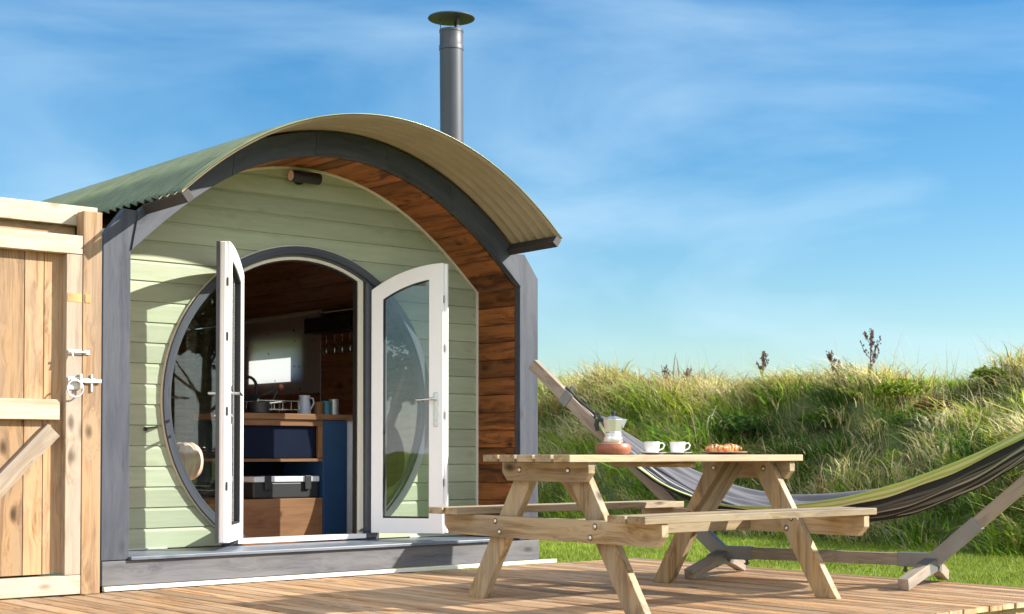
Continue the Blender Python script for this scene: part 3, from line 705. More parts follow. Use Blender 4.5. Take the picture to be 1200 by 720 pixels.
# side grey corner boards seen past the right jamb
m_ = MB(); m_.box(W - .028, W, .057, .14, .17, 2.02, 'z'); m_.build('corner_board', 'bluegrey', root, bevel=.002)
# chimney
ch = MB(); cx_, cb_ = 2.98, .62; Rp = .085
ch.tube([(cx_, cb_, 2.02), (cx_ - .005, cb_, 2.9), (cx_ - .012, cb_, 3.70)], Rp, 32)
chm = ch.build('chimney', 'flue', root, smooth=True)
m_ = MB(); tx = cx_ - .012
m_.lathe([(Rp, 3.70), (Rp + .004, 3.702), (Rp + .004, 3.735), (Rp, 3.74), (Rp, 3.83), (Rp + .003, 3.832), (Rp + .003, 3.85), (Rp - .01, 3.852)], 32, (tx, cb_, 0)); m_.build('collar', 'flue', chm, smooth=True)
m_ = MB(); m_.lathe([(.012, 3.93), (.168, 3.93), (.172, 3.934), (.168, 3.942), (.09, 3.962), (.01, 3.972)], 40, (tx, cb_, 0)); m_.build('rain_cap', 'flue', chm, smooth=True)
for k in range(3):
    a = 2 * PI * k / 3 + .5; m_ = MB(); m_.beam((tx + (Rp - .012) * math.cos(a), cb_ + (Rp - .012) * math.sin(a), 3.80), (tx + (Rp + .0) * math.cos(a), cb_ + (Rp + .0) * math.sin(a), 3.935), .022, .004, (-math.sin(a), math.cos(a), 0)); m_.build('cap_bracket', 'flue', chm)
m_ = MB(); m_.lathe([(.16, 2.155), (.105, 2.24), (Rp + .006, 2.30)], 24, (cx_, cb_, 0)); m_.build('flashing', 'flue', chm, smooth=True)
# door stay hooks on the siding
for a, z, sg in ((.50, .92, 1), (2.76, .90, -1)):
    m_ = MB(); m_.tube([(a, REC, z), (a, REC - .05, z + .006), (a + sg * .05, REC - .07, z + .012)], [.006, .006, .005], 8); m_.lathe([(.014, 0), (.014, .004)], 12, (a, REC - .006, z), mtx=Matrix.Rotation(PI / 2, 3, 'X')); m_.build('door_stay_hook', 'screw', root, smooth=True)

# ================================================================== spot light under the soffit
sp = thing('spotlight', 'small black cylinder spotlight fixed under the soffit at the top of the green wall', 'outdoor light', tuple(pod(1.58, .40, 2.575)), PR)
m_ = MB(); Ry = Matrix.Rotation(PI / 2, 3, 'Y'); m_.lathe([(.036, -.10), (.038, -.098), (.038, .11), (.034, .115)], 24, mtx=Ry); m_.build('lamp_body', 'dark', sp, smooth=True)
m_ = MB(); m_.lathe([(.034, -.001), (.034, .001)], 24, (-.1045, 0, 0), mtx=Ry); m_.build('lamp_face', 'peach', sp)
m_ = MB(); m_.box(-.015, .015, -.015, .078, -.012, .012); m_.lathe([(.04, 0), (.04, .02)], 20, (0, .078, 0), mtx=Matrix.Rotation(PI / 2, 3, 'X')); m_.build('bracket', 'dark', sp)

# ================================================================== inside the pod
ku = thing('kitchen_unit', 'open kitchen unit inside the pod with wooden worktop and navy end panel', 'kitchen unit', tuple(pod(1.7, 1.2, FLOOR)), PR)
def K(a, b, z): return (a - 1.7, b - 1.2, z - FLOOR)
def kbox(mb, a0, a1, b0, b1, z0, z1, ax='x'): mb.box(a0 - 1.7, a1 - 1.7, b0 - 1.2, b1 - 1.2, z0 - FLOOR, z1 - FLOOR, ax); return mb
kbox(MB(), 1.36, 2.42, .925, 1.52, 1.005, 1.045).build('worktop', 'ply', ku, bevel=.003)
kbox(MB(), 2.085, 2.285, .94, 1.50, .18, 1.003, 'z').build('end_panel', 'blue', ku, bevel=.002)
kbox(MB(), 1.38, 2.083, .945, 1.50, .18, .46).build('lower_drawer', 'ply', ku, bevel=.002)
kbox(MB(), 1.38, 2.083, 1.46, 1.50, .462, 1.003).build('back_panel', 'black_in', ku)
kbox(MB(), 1.38, 2.083, .945, 1.455, .715, .735).build('shelf', 'ply', ku)
kbox(kbox(MB(), 2.045, 2.083, .945, .97, .74, .96, 'z'), 1.38, 2.083, .945, .97, .962, 1.003).build('face_frame', 'ply', ku)
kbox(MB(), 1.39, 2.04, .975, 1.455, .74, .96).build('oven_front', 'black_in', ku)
bx_ = thing('storage_box', 'dark plastic storage box with white lid and black clips under the kitchen shelf', 'storage box', tuple(pod(1.80, 1.15, .462)), PR)
m_ = MB(); m_.box(-.25, .275, -.17, .15, 0, .11); m_.build('box_body', 'dark', bx_, bevel=.01)
m_ = MB(); m_.box(-.25, .275, -.18, .16, .112, .15); m_.build('lid', 'white_in', bx_, bevel=.006)
for x in (-.17, .15): m_ = MB(); m_.box(x, x + .05, -.192, -.1815, .06, .155); m_.build('clip', 'dark', bx_, bevel=.003)
# jug, tins, rack, pans, tap on the worktop
WT = 1.0455
j = thing('jug', 'pale blue enamel jug standing on the kitchen worktop', 'jug', tuple(pod(2.03, 1.10, WT)), PR)
m_ = MB(); m_.lathe([(.045, 0), (.048, .01), (.042, .07), (.036, .115), (.042, .135), (.038, .135), (.032, .11), (.036, .02)], 24); m_.build('jug_body', 'cream_jug', j, smooth=True)
m_ = MB(); m_.tube([(.036, 0, .12), (.07, 0, .115), (.078, 0, .08), (.05, 0, .035)], .006, 8); m_.build('handle', 'cream_jug', j, smooth=True)
for k, (a, mname, lab, h) in enumerate(((2.16, 'ply', 'brown tin beside the pale jug on the worktop', .09), (2.245, 'teal', 'teal tin at the end of the kitchen worktop', .10), (2.33, 'galv', 'metal tin behind the teal tin at the right of the worktop', .115))):
    m_ = MB(); m_.lathe([(.032, 0), (.036, .003), (.036, h - .012), (.038, h - .01), (.038, h), (.03, h + .004)], 20); o = m_.build('tin', mname, smooth=True, loc=tuple(pod(a, 1.12 + .03 * k, WT)), rz=PR); tag(o, lab, 'tin', 'tins on the kitchen worktop')
rk = thing('dish_rack', 'wire dish rack on the kitchen worktop', 'dish rack', tuple(pod(1.80, 1.15, WT)), PR)
m_ = MB()
for z in (.03, .09): m_.tube([(-.2, -.13, z), (.14, -.13, z), (.14, .13, z), (-.2, .13, z), (-.2, -.13, z)], .004, 6)
for x in np.linspace(-.2, .14, 6): m_.tube([(x, -.13, .09), (x, -.13, .03), (x, .13, .03), (x, .13, .09)], .0025, 6)
for x in (-.19, .13):
    for y in (-.125, .125): m_.tube([(x, y, 0), (x, y, .1)], .005, 6)
m_.build('wire_basket', 'chrome', rk)
fp = thing('frying_pan', 'black frying pan resting on the wire dish rack', 'frying pan', tuple(pod(1.60, 1.14, WT + .095)), PR)
m_ = MB(); m_.lathe([(.07, 0), (.10, .035), (.105, .035), (.075, -.004)], 28); m_.build('pan_body', 'dark', fp, smooth=True)
m_ = MB(); m_.tube([(.10, 0, .03), (.17, -.02, .06), (.22, -.03, .09)], .008, 8); m_.build('handle', 'dark', fp, smooth=True)
sp_ = thing('saucepan', 'black saucepan standing in front of the dish rack on the worktop', 'saucepan', tuple(pod(1.60, 1.0, WT)), PR)
m_ = MB(); m_.lathe([(.068, 0), (.075, .004), (.075, .075), (.078, .078), (.072, .078), (.070, .008)], 28); m_.build('pan_body', 'dark', sp_, smooth=True)
m_ = MB(); m_.tube([(.074, 0, .066), (.14, .01, .075), (.19, .02, .08)], .008, 8); m_.build('handle', 'dark', sp_, smooth=True)
br = thing('washing_up_brush', 'round brown washing up brush leaning up from the dish rack', 'brush', tuple(pod(1.78, 1.12, WT + .09)), PR)
m_ = MB(); m_.tube([(0, 0, 0), (.04, 0, .075)], .006, 8); m_.build('handle', 'dark', br)
m_ = MB(); m_.lathe([(.008, 0), (.024, .012), (.026, .03), (.012, .042)], 14, (.052, 0, .085), mtx=Matrix.Rotation(.6, 3, 'Y')); m_.build('bristle_head', 'terracotta', br, smooth=True)
tp = thing('kitchen_tap', 'curved chrome swan neck tap at the kitchen worktop', 'tap', tuple(pod(1.83, 1.42, WT)), PR)
m_ = MB(); pts = [(0, 0, 0), (0, 0, .2)] + [(-.07 + .07 * math.cos(t), 0, .2 + .07 * math.sin(t)) for t in np.linspace(.2, PI, 10)] + [(-.14, 0, .17)]; m_.tube([(-p[0] * -1, p[1], p[2]) for p in pts], .011, 10); m_.build('spout', 'dark', tp, smooth=True)
m_ = MB(); m_.lathe([(.026, 0), (.024, .03), (.014, .035)], 16); m_.build('base', 'chrome', tp, smooth=True)
# roller blind on the right wall
bl = thing('roller_blind', 'white dotted roller blind lit by the sun on the kitchen wall', 'blind', tuple(pod(CC + KI[0] - .02, 3.1, 1.27)), PR)
m_ = MB(); m_.add([(-.003, -.60, 0), (-.003, .72, 0), (-.003, .72, .66), (-.003, -.60, .66)], [(0, 1, 2, 3)]); m_.build('fabric', 'blind', bl)
m_ = MB(); m_.tube([(-.005, -.62, .67), (-.005, .74, .67)], .022, 12); m_.build('roller', 'white_in', bl, smooth=True)
m_ = MB(); m_.tube([(-.02, -.63, .66), (-.02, -.635, -.12)], .003, 6); m_.build('cord', 'white_in', bl)
# dark shelf with hanging glasses
gs = thing('glass_rack', 'dark wooden shelf on the pine wall with wine glasses hanging under it', 'glass rack', tuple(pod(CC + KI[0] - .01, 2.12, 1.74)), PR)
m_ = MB(); m_.box(-.22, 0, -.34, .30, 0, .03); m_.box(-.025, 0, -.34, .30, .0301, .16); m_.box(-.22, -.20, -.34, .30, .0301, .12); m_.build('shelf_box', 'dark', gs, bevel=.004)
for k, b in enumerate((-.20, -.09, .02, .14)):
    m_ = MB(); m_.lathe([(.030, 0), (.030, -.003), (.004, -.008), (.003, -.075), (.02, -.095), (.032, -.13), (.026, -.165), (.0245, -.165), (.030, -.13), (.018, -.098)], 20)
    o = m_.build('wine_glass', 'glass', smooth=True, loc=tuple(pod(CC + KI[0] - .12, 2.12 + b, 1.738)), rz=PR)
    tag(o, ['clear wine glass hanging upside down, rightmost under the dark shelf', 'clear wine glass hanging upside down, second from the right under the dark shelf', 'clear wine glass hanging upside down, second from the left under the dark shelf', 'clear wine glass hanging upside down, leftmost under the dark shelf'][k], 'wine glass', 'wine glasses hanging from the shelf')
ft = thing('fire_tool_set', 'black hanging fire tools against the white panel behind the door', 'fire tools', tuple(pod(2.37, .915, FLOOR + .005)), PR)
m_ = MB(); m_.lathe([(.05, 0), (.05, .012), (.012, .02)], 20); m_.build('stand_base', 'dark', ft)
m_ = MB(); m_.tube([(0, 0, .01), (0, 0, .50)], .007, 8); m_.tube([(.02 * math.cos(t), 0, .52 + .02 * math.sin(t)) for t in np.linspace(-PI / 2, 1.5 * PI, 16)], .005, 6); m_.build('stem', 'dark', ft, smooth=True)
for x in (-.03, .03):
    m_ = MB(); m_.tube([(x, -.01, .08), (x, -.01, .42), (x * .4, -.01, .45)], .005, 8); m_.box(x - .014, x + .014, -.016, -.004, .05, .11); m_.build('poker', 'dark', ft)
# ribbed peach armchair behind the left side light
ac = thing('armchair', 'peach ribbed armchair with a rolled arm behind the round side window', 'armchair', tuple(pod(.86, .84, FLOOR + .005)), PR)
m_ = MB(); npt = 60; pr = []
for i in range(npt + 1):
    t = -.25 + .44 * i / npt; e = min(1, (i / npt) / .12, (1 - i / npt) / .12); pr.append((.112 * math.sqrt(max(.02, 1 - (1 - e) ** 2)) + .011 * abs(math.sin(i / npt * PI * 11)), t))
m_.lathe(pr, 28, (0, -.02, .545), mtx=Matrix.Rotation(PI / 2, 3, 'Y')); m_.build('rolled_arm', 'peach', ac, smooth=True)
m_ = MB()
for i in range(5): m_.box(-.21 + .055 * i, -.158 + .055 * i, -.05, .03, .05, .44, 'z')
m_.build('arm_panel', 'peach', ac, bevel=.012)
m_ = MB(); m_.box(-.32, .17, .035, .62, .16, .34); m_.build('seat_cushion', 'peach', ac, bevel=.03)
m_ = MB(); m_.box(-.44, -.33, .035, .62, .16, .75); m_.build('backrest', 'peach', ac, bevel=.03)
for x in (-.2, .02):
    m_ = MB(); m_.tube([(x, 0, 0), (x, 0, .052)], [.012, .018], 8); m_.build('leg', 'ply', ac)

# ================================================================== fence, post and gate
FB = -.055
gt = thing('gate', 'pale pine boarded gate with diagonal brace and ring latch beside the pod', 'gate', tuple(pod(-.733, FB, 0)), PR)
def G(mb, a0, a1, b0, b1, z0, z1, ax='x', **k): mb.box(a0 + .65, a1 + .65, b0, b1, z0, z1, ax, **k); return mb
edges = [-1.16, -1.03, -.87, -.715, -.565, -.398, -.29, -.135]
for i in range(len(edges) - 1):
    m_ = MB(); G(m_, edges[i] + .002, edges[i + 1] - .002, -.016, .004, .12, 1.92, 'z'); m_.build('board', 'gate', gt, bevel=.0015)
m_ = MB(); G(m_, -.186, -.096, -.072, -.017, .112, 1.86, 'z'); m_.build('stile', 'gate_grey', gt, bevel=.003)
m_ = MB(); G(m_, -1.16, -1.07, -.072, -.017, .112, 1.86, 'z'); m_.build('stile', 'gate_grey', gt, bevel=.003)
m_ = MB(); G(m_, -1.16, -.096, -.074, -.017, 1.863, 1.965); m_.build('rail', 'gate_pale', gt, bevel=.003)
m_ = MB(); G(m_, -1.067, -.215, -.062, -.017, .955, 1.065); m_.build('rail', 'gate_pale', gt, bevel=.003)
m_ = MB(); G(m_, -1.16, -.096, -.074, -.017, .008, .11); m_.build('rail', 'gate_pale', gt, bevel=.003)
m_ = MB(); m_.beam((-.98 + .65, -.038, .145), (-.245 + .65, -.038, .90), .040, .095, (0, 1, 0)); m_.build('brace', 'gate_grey', gt, bevel=.002)
m_ = MB()
for a, z in ((-.90, .18), (-.5, .66), (-.28, .98), (-.5, 1.02), (-.14, 1.50), (-.14, .50)): pass
# ring latch
lt = MB(); z = 1.155
lt.box(.65 - .178, .65 - .115, -.079, -.0745, z - .035, z + .035); lt.box(.65 - .165, .65 + .012, -.090, -.0795, z + .004, z + .024); lt.box(.65 - .118, .65 - .106, -.105, -.0745, z - .03, z + .05)
lt = lt.build('latch_plate', 'galv', gt, bevel=.002)
m_ = MB(); m_.tube([(.65 - .145 + .045 * math.cos(t), -.10, z - .03 + .045 * math.sin(t)) for t in np.linspace(0, 2 * PI, 30)], .0045, 8, cap=False); m_.build('ring_handle', 'galv', lt, smooth=True)
m_ = MB(); z = 1.325; m_.box(.65 - .18, .65 - .10, -.079, -.0745, z - .014, z + .014); bo = m_.build('bolt_plate', 'galv', gt, bevel=.002)
m_ = MB(); m_.tube([(.65 - .18, -.088, z), (.65 - .07, -.088, z)], .006, 8); m_.tube([(.65 - .16, -.088, z), (.65 - .16, -.10, z - .028)], .005, 8); m_.build('sliding_bolt', 'galv', bo, smooth=True)
fp_ = thing('fence_post', 'tall square pine gate post against the grey corner of the pod', 'fence post', tuple(pod(-.121, FB - .012, 0)), PR)
m_ = MB(); m_.box(-.054, .056, -.06, .03, .002, 2.105, 'z'); m_.build('post', 'gate', fp_, bevel=.004)
m_ = MB(); z = 1.155; m_.box(-.042, .02, -.0645, -.0605, z + .0, z + .028); m_.box(-.01, .002, -.072, -.0605, z - .045, z + .05); m_.build('latch_keep', 'galv', fp_, bevel=.002)
m_ = MB(); z = 1.325; m_.box(-.048, -.015, -.068, -.0605, z - .012, z + .012); m_.build('bolt_keep', 'galv', fp_, bevel=.002)
m_ = MB(); m_.box(-.042, -.012, -.0635, -.0605, 1.60, 1.645); omk = simple('pale_orange_mark', (.50, .30, .12), .8, var=.3); m_.build('faded_mark', omk, fp_)
m_ = MB(); G(m_, -.182, -.100, -.0735, -.0722, 1.60, 1.645); m_.build('faded_mark', omk, gt)
pf = thing('fence_rail', 'pale pine top rail running above the gate', 'fence rail', tuple(pod(-1.46, FB, 0)), PR)
m_ = MB(); m_.box(-2.2, 1.41, .024, .066, 2.035, 2.145); m_.build('front_rail', 'gate_pale', pf, bevel=.003)
m_ = MB(); m_.box(-2.2, 1.30, .070, .10, 1.93, 2.05); m_.build('rear_rail', 'gate', pf, bevel=.003)
hp = MB(); hp.box(-.05, .05, -.07, .02, .002, 2.03, 'z'); o = hp.build('fence_post', 'gate', bevel=.004, loc=tuple(pod(-1.31, FB, 0)), rz=PR); tag(o, 'pine hinge post at the left end of the gate', 'fence post')
fe = thing('board_fence', 'pine board fence panel continuing left of the gate', 'fence panel', tuple(pod(-2.4, FB, 0)), PR)
for i in range(14): m_ = MB(); m_.box(-1.2 + .162 * i, -1.2 + .162 * i + .156, -.016, .004, .03, 2.0, 'z'); m_.build('board', 'gate', fe)
m_ = MB(); m_.box(-1.2, 1.07, -.062, -.017, .4, .5); m_.box(-1.2, 1.07, -.062, -.017, 1.6, 1.7); m_.build('rail', 'gate_pale', fe)

# ================================================================== picnic table
TX, TY, TR = .753, 7.95, R(39.8); ct_, st_2 = math.cos(TR), math.sin(TR)
def tab(l, m, z): return Vector((TX + ct_ * l + st_2 * m, TY + st_2 * l - ct_ * m, z))   # m grows towards the viewer
pt = thing('picnic_table', 'pale weathered wooden picnic table with attached benches on the deck', 'picnic table', (TX, TY, 0), TR)
LC = -.045
for i in range(5):
    m0 = -.315 + i * .1375; m_ = MB(); e0, e1 = random.uniform(-.003, .003), random.uniform(-.003, .003)
    m_.box(LC - .87 + e0, LC + .87 + e1, -(m0 + .118), -m0, .731, .766); m_.build('tabletop_plank', 'picnic', pt, bevel=.003)
for m0s in ((-.805, -.675), (.590, .722)):
    for m0 in m0s: m_ = MB(); m_.box(LC - .85, LC + .875 , -(m0 + .118), -m0, .450, .485); m_.build('bench_plank', 'picnic', pt, bevel=.003)
def chamf(m0, m1, z0, z1, c): return [(m0, z1), (m1, z1), (m1, z0 + c), (m1 - c * .9, z0), (m0 + c * .9, z0), (m0, z0 + c)]
for sg in (-1, 1):
    for sm_ in (-1, 1):
        m_ = MB(); hf = .12 / math.cos(math.atan(.392 / .626)) / 2; zt2 = .729
        def mm(z): return sm_ * (.614 - .626 * z) 
        poly = [(-(mm(0) - hf), .001), (-(mm(0) + hf), .001), (-(mm(zt2) + hf), zt2), (-(mm(zt2) - hf), zt2)]
        x0, x1 = sorted((sg * .685, sg * .73)); m_.prism(poly, x0, x1, 'yz', ax=1); m_.build('leg', 'picnic', pt, bevel=.004)
    x0, x1 = sorted((sg * .7315, sg * .7765))
    m_ = MB(); m_.prism([(-a, z) for a, z in chamf(-.325, .335, .632, .729, .045)], x0, x1, 'yz'); m_.build('top_batten', 'picnic', pt, bevel=.003)
    m_ = MB(); m_.prism([(-a, z) for a, z in chamf(-.82, .83, .338, .448, .05)], x0, x1, 'yz'); m_.build('bench_bearer', 'picnic', pt, bevel=.003)
    m_ = MB(); m_.beam((sg * .665, .0, .722), (sg * .36, .0, .40), .045, .095, (0, 1, 0)); m_.build('brace', 'picnic', pt, bevel=.003)
    fx = x1 if sg > 0 else x0
    for (m1, z1) in ((.614 - .626 * .42 + .03, .42), (.614 - .626 * .37 - .035, .365), (.185, .69)):
        for s2 in (-1, 1):
            for face in (fx, sg * .684):
                m_ = MB(); dd = sg if face == fx else -sg
                m_.lathe([(.011, 0), (.0105, .003), (.006, .006)], 14, (face, -s2 * m1, z1), mtx=Matrix.Rotation(dd * PI / 2, 3, 'Y')); m_.lathe([(.016, -.001), (.016, .0015)], 14, (face, -s2 * m1, z1), mtx=Matrix.Rotation(dd * PI / 2, 3, 'Y'), mi=1)
                m_.build('bolt', ['brass', 'screw'], pt, smooth=True)
m_ = MB(); m_.box(-.7305, .7305, -.05, -.024, .345, .44); m_.build('stretcher', 'picnic', pt, bevel=.003)
m_ = MB(); m_.box(-.02, .02, -.30, .30, .70, .7305, 'y'); m_.build('centre_batten', 'picnic', pt)
TT = .7665
# ---- things on the table
ts = MB(); ts.lathe([(.05, 0), (.082, .004), (.092, .022), (.092, .042), (.084, .056), (.06, .062), (.03, .062)], 40)
o = ts.build('coffee_pot_stand', 'terracotta', smooth=True, loc=tuple(tab(-.385, .1, TT)), rz=TR); tag(o, 'squat round terracotta stand under the coffee pot', 'pot stand')
mk = thing('moka_pot', 'silver stovetop moka pot with black handle and knob on a terracotta stand', 'coffee pot', tuple(tab(-.385, .1, TT + .0625)), R(-12)); mk.scale = (1.07, 1.07, 1.0)
m_ = MB(); m_.lathe([(.046, 0), (.048, .004), (.044, .03), (.041, .032), (.041, .038), (.043, .040), (.043, .047), (.038, .050)], 40); m_.build('boiler', 'alu', mk, smooth=True)
m_ = MB(); m_.lathe([(.038, .0505), (.042, .056), (.049, .118), (.048, .119)], 8); m_.prism([(.035, .122), (.068, .120), (.048, .075)], -.012, .012, 'xz'); m_.build('upper_chamber', 'alu', mk, bevel=.0015)
m_ = MB(); m_.lathe([(.049, .1192), (.050, .122), (.022, .134), (.012, .136)], 8); ld = m_.build('lid', 'alu', mk)
m_ = MB(); m_.lathe([(.008, .136), (.009, .142), (.013, .156), (.012, .160), (.004, .161)], 12); m_.build('knob', 'dark', ld, smooth=True)
m_ = MB(); m_.tube([(-.045, 0, .112), (-.062, 0, .120), (-.078, 0, .112), (-.082, 0, .090), (-.076, 0, .060)], [.008, .010, .012, .012, .009], 10); m_.build('handle', 'dark', mk, smooth=True)
def cupset(l, m, lab):
    s_ = MB(); s_.lathe([(.03, 0), (.035, .002), (.078, .011), (.079, .013), (.035, .006), (.02, .005)], 40); so_ = s_.build('saucer', 'ceramic', smooth=True, loc=tuple(tab(l, m, TT)), rz=0)
    tag(so_, 'white saucer under the ' + lab + ' coffee cup', 'saucer', 'saucers on the picnic table')
    c = thing('coffee_cup', 'white coffee cup on a saucer, the one ' + {'left': 'nearer the moka pot', 'right': 'nearer the croissants'}[lab], 'cup', tuple(tab(l, m, TT + .0065)), R(-10), 'coffee cups on the picnic table'); c.scale = (.93, .93, .93)
    b = MB(); b.lathe([(.030, 0), (.036, .003), (.043, .03), (.046, .066), (.044, .0665), (.041, .03), (.034, .008)], 36); b.build('cup_body', 'ceramic', c, smooth=True)
    b = MB(); b.tube([(.043, 0, .056), (.062, 0, .060), (.072, 0, .047), (.064, 0, .028), (.041, 0, .018)], .0042, 8); b.build('handle', 'ceramic', c, smooth=True)
    b = MB(); b.lathe([(.0415, .055), (.0415, .057)], 30); b.build('coffee', simple('coffee_' + lab, (.02, .008, .004), .15), c)
cupset(-.105, .1, 'left'); cupset(.10, .09, 'right')
pl = MB(); pl.lathe([(.06, 0), (.07, .002), (.135, .013), (.136, .016), (.07, .007), (.03, .006)], 44); o = pl.build('plate', 'plate', smooth=True, loc=tuple(tab(.445, .1, TT))); tag(o, 'pale pink plate holding two croissants', 'plate')
def croissant(loc, rz, lab, sc=1):
    b = MB(); n = 46; pts = []; rad = []
    for i in range(n):
        t = i / (n - 1); a = (t - .5) * 2.3; pts.append((.055 * math.sin(a) * sc, .05 * (1 - math.cos(a)) * sc, .024 * sc))
        e = max(0.03, 1 - abs(2 * t - 1) ** 1.9); rad.append(sc * (.006 + .022 * e) * (1 - .17 * abs(math.sin(t * PI * 4.5))))
    b.tube(pts, rad, 14); o = b.build('croissant', 'pastry', smooth=True, loc=loc, rz=rz)
    tag(o, lab, 'croissant', 'croissants on the plate'); return o
croissant(tab(.375, .11, TT + .008), R(170), 'golden croissant on the left half of the pink plate', 1.0)
croissant(tab(.515, .09, TT + .008), R(200), 'golden croissant on the right half of the pink plate, slightly larger', 1.08)

# ================================================================== hammock and its stand
JL, JR = Vector((1.33, 9.35, .15)), Vector((2.45, 8.65, .15)); D = (JR - JL).normalized(); Nn = Vector((-D.y, D.x, 0)) * -1   # towards viewer
MC = (JL + JR) / 2; MC.z = 0; HA = math.atan2(D.y, D.x)
hsn = thing('hammock_stand', 'weathered wooden hammock stand with grey steel joint sleeves behind the picnic table', 'hammock stand', tuple(MC), HA)
# local x along D, local y away from the viewer
hl = (JR - JL).length / 2
m_ = MB(); m_.beam((-hl, 0, .15), (hl, 0, .15), .05, .07, (0, 1, 0)); m_.build('bottom_beam', 'stand', hsn, bevel=.004)
for sg in (-1, 1):
    a0 = Vector((sg * (hl + .01), 0, .15)); a1 = Vector((sg * (hl + 1.40), 0, .15 + 1.39 * .885)); d = (a1 - a0).normalized()
    m_ = MB(); m_.beam(a0 + d * .04, a1, .05, .078, (0, 1, 0)); m_.build('arm', 'stand', hsn, bevel=.004)
    m_ = MB(); m_.beam(a0, a0 + d * (.34 if sg > 0 else .30), .06, .088, (0, 1, 0)); m_.beam((sg * hl, 0, .15), (sg * (hl - .20), 0, .15), .0605, .082, (0, 1, 0)); m_.build('joint_sleeve', 'stand_grey', hsn, bevel=.003)
    m_ = MB(); m_.beam(a0 + d * 1.46, a0 + d * 1.53, .062, .09, (0, 1, 0)); m_.tube([a0 + d * 1.49 + Vector((0, 0, .05)), a0 + d * 1.49 + Vector((-sg * .03, 0, .085)), a0 + d * 1.49 + Vector((-sg * .06, 0, .06))], .006, 8); m_.build('hook_bracket', 'stand_grey', hsn)
    for s2 in (-1, 1):
        m_ = MB(); x0 = sg * (hl + .0); m_.beam((x0, s2 * .03, .125), (x0 + (-.05 if sg < 0 else -.05), s2 * .40, .035), .065, .065, (1, 0, 0)); ft_ = m_.build('foot', 'stand', hsn, bevel=.004)
        m_ = MB(); m_.beam((x0, s2 * .02, .1275), (x0 - .018, s2 * .13, .1005), .073, .073, (1, 0, 0)); m_.build('foot_sleeve', 'stand_grey', ft_)
        m_ = MB(); xb = sg * (hl - .16); m_.tube([(xb, s2 * .012, .11), (xb, s2 * .012, .075)], .005, 6); m_.lathe([(.012, 0), (.012, .01)], 6, (xb, s2 * .012, .08)); m_.build('wing_bolt', 'screw', hsn)
def hammock():
    nq, nsg = 120, 72; q = np.linspace(-1.56, 1.56, nq); s = np.linspace(0, 1, nsg); V = np.zeros((nq, nsg, 3)); S = np.zeros((nq, nsg))
    for i, qq in enumerate(q):
        tt = qq + .3; rim = .47 + (.346 if tt < 0 else .185) * tt * tt
        sm = min(max((qq + .5) / 1.1, 0), 1); sm = sm * sm * (3 - 2 * sm)
        e = abs(qq / 1.56); dep = (.08 + .085 * sm) * (1 - e ** 4) + .012
        hw = .41 * max(0, 1 - e ** 2.6) ** .75 + .022
        for k, ss in enumerate(s):
            u = 2 * ss - 1       # -1 near viewer .. +1 far
            y = hw * math.copysign(abs(u) ** .92, u)
            z = rim - dep * (1 - abs(u) ** 2.4)
            fold = .011 * math.sin(ss * 60 + 2.0 * qq + .8 * math.sin(3 * qq)) + .008 * math.sin(ss * 97 + 1 + 3 * qq) + .006 * math.sin(qq * 17 + ss * 30)
            z += fold * (.4 + .6 * e) * min(1, (1 - abs(u)) * 8 + .2) + (.045 * (u > 0) * u * (1 - e))
            if u < -.9: z -= (abs(u) - .9) * .10 * (1 - e ** 3)
            if e > .985: y *= .9
            V[i, k] = (qq, y, z); S[i, k] = ss
    idx = np.arange(nq * nsg).reshape(nq, nsg)
    F = np.stack([idx[:-1, :-1], idx[1:, :-1], idx[1:, 1:], idx[:-1, 1:]], -1).reshape(-1, 4)
    return V.reshape(-1, 3), F, S.ravel()
hm = thing('hammock', 'grey black and lime striped fabric hammock slung between the stand arms', 'hammock', tuple(MC), HA)
Vh, Fh, Sh = hammock(); cl = npmesh('hammock_cloth', Vh, Fh, ['hammock'], s=Sh, parent=hm, smooth=True)
sol = cl.modifiers.new('thickness', 'SOLIDIFY'); sol.thickness = .004
for sg in (-1, 1):
    z0 = Vh.reshape(120, 72, 3)[0 if sg < 0 else -1, :, 2].mean()
    m_ = MB(); m_.tube([(sg * 1.55, 0, z0), (sg * 1.70, 0, z0 + (1.215 - z0) * .55), (sg * 1.80, 0, 1.215)], [.011, .008, .008], 8)
    m_.tube([(sg * 1.56 + .014 * math.cos(t), .012 * math.cos(t), z0 + .03 * math.sin(t)) for t in np.linspace(0, 2 * PI, 14)], .008, 6, cap=False)
    m_.build('rope', 'rope', hm, smooth=True)

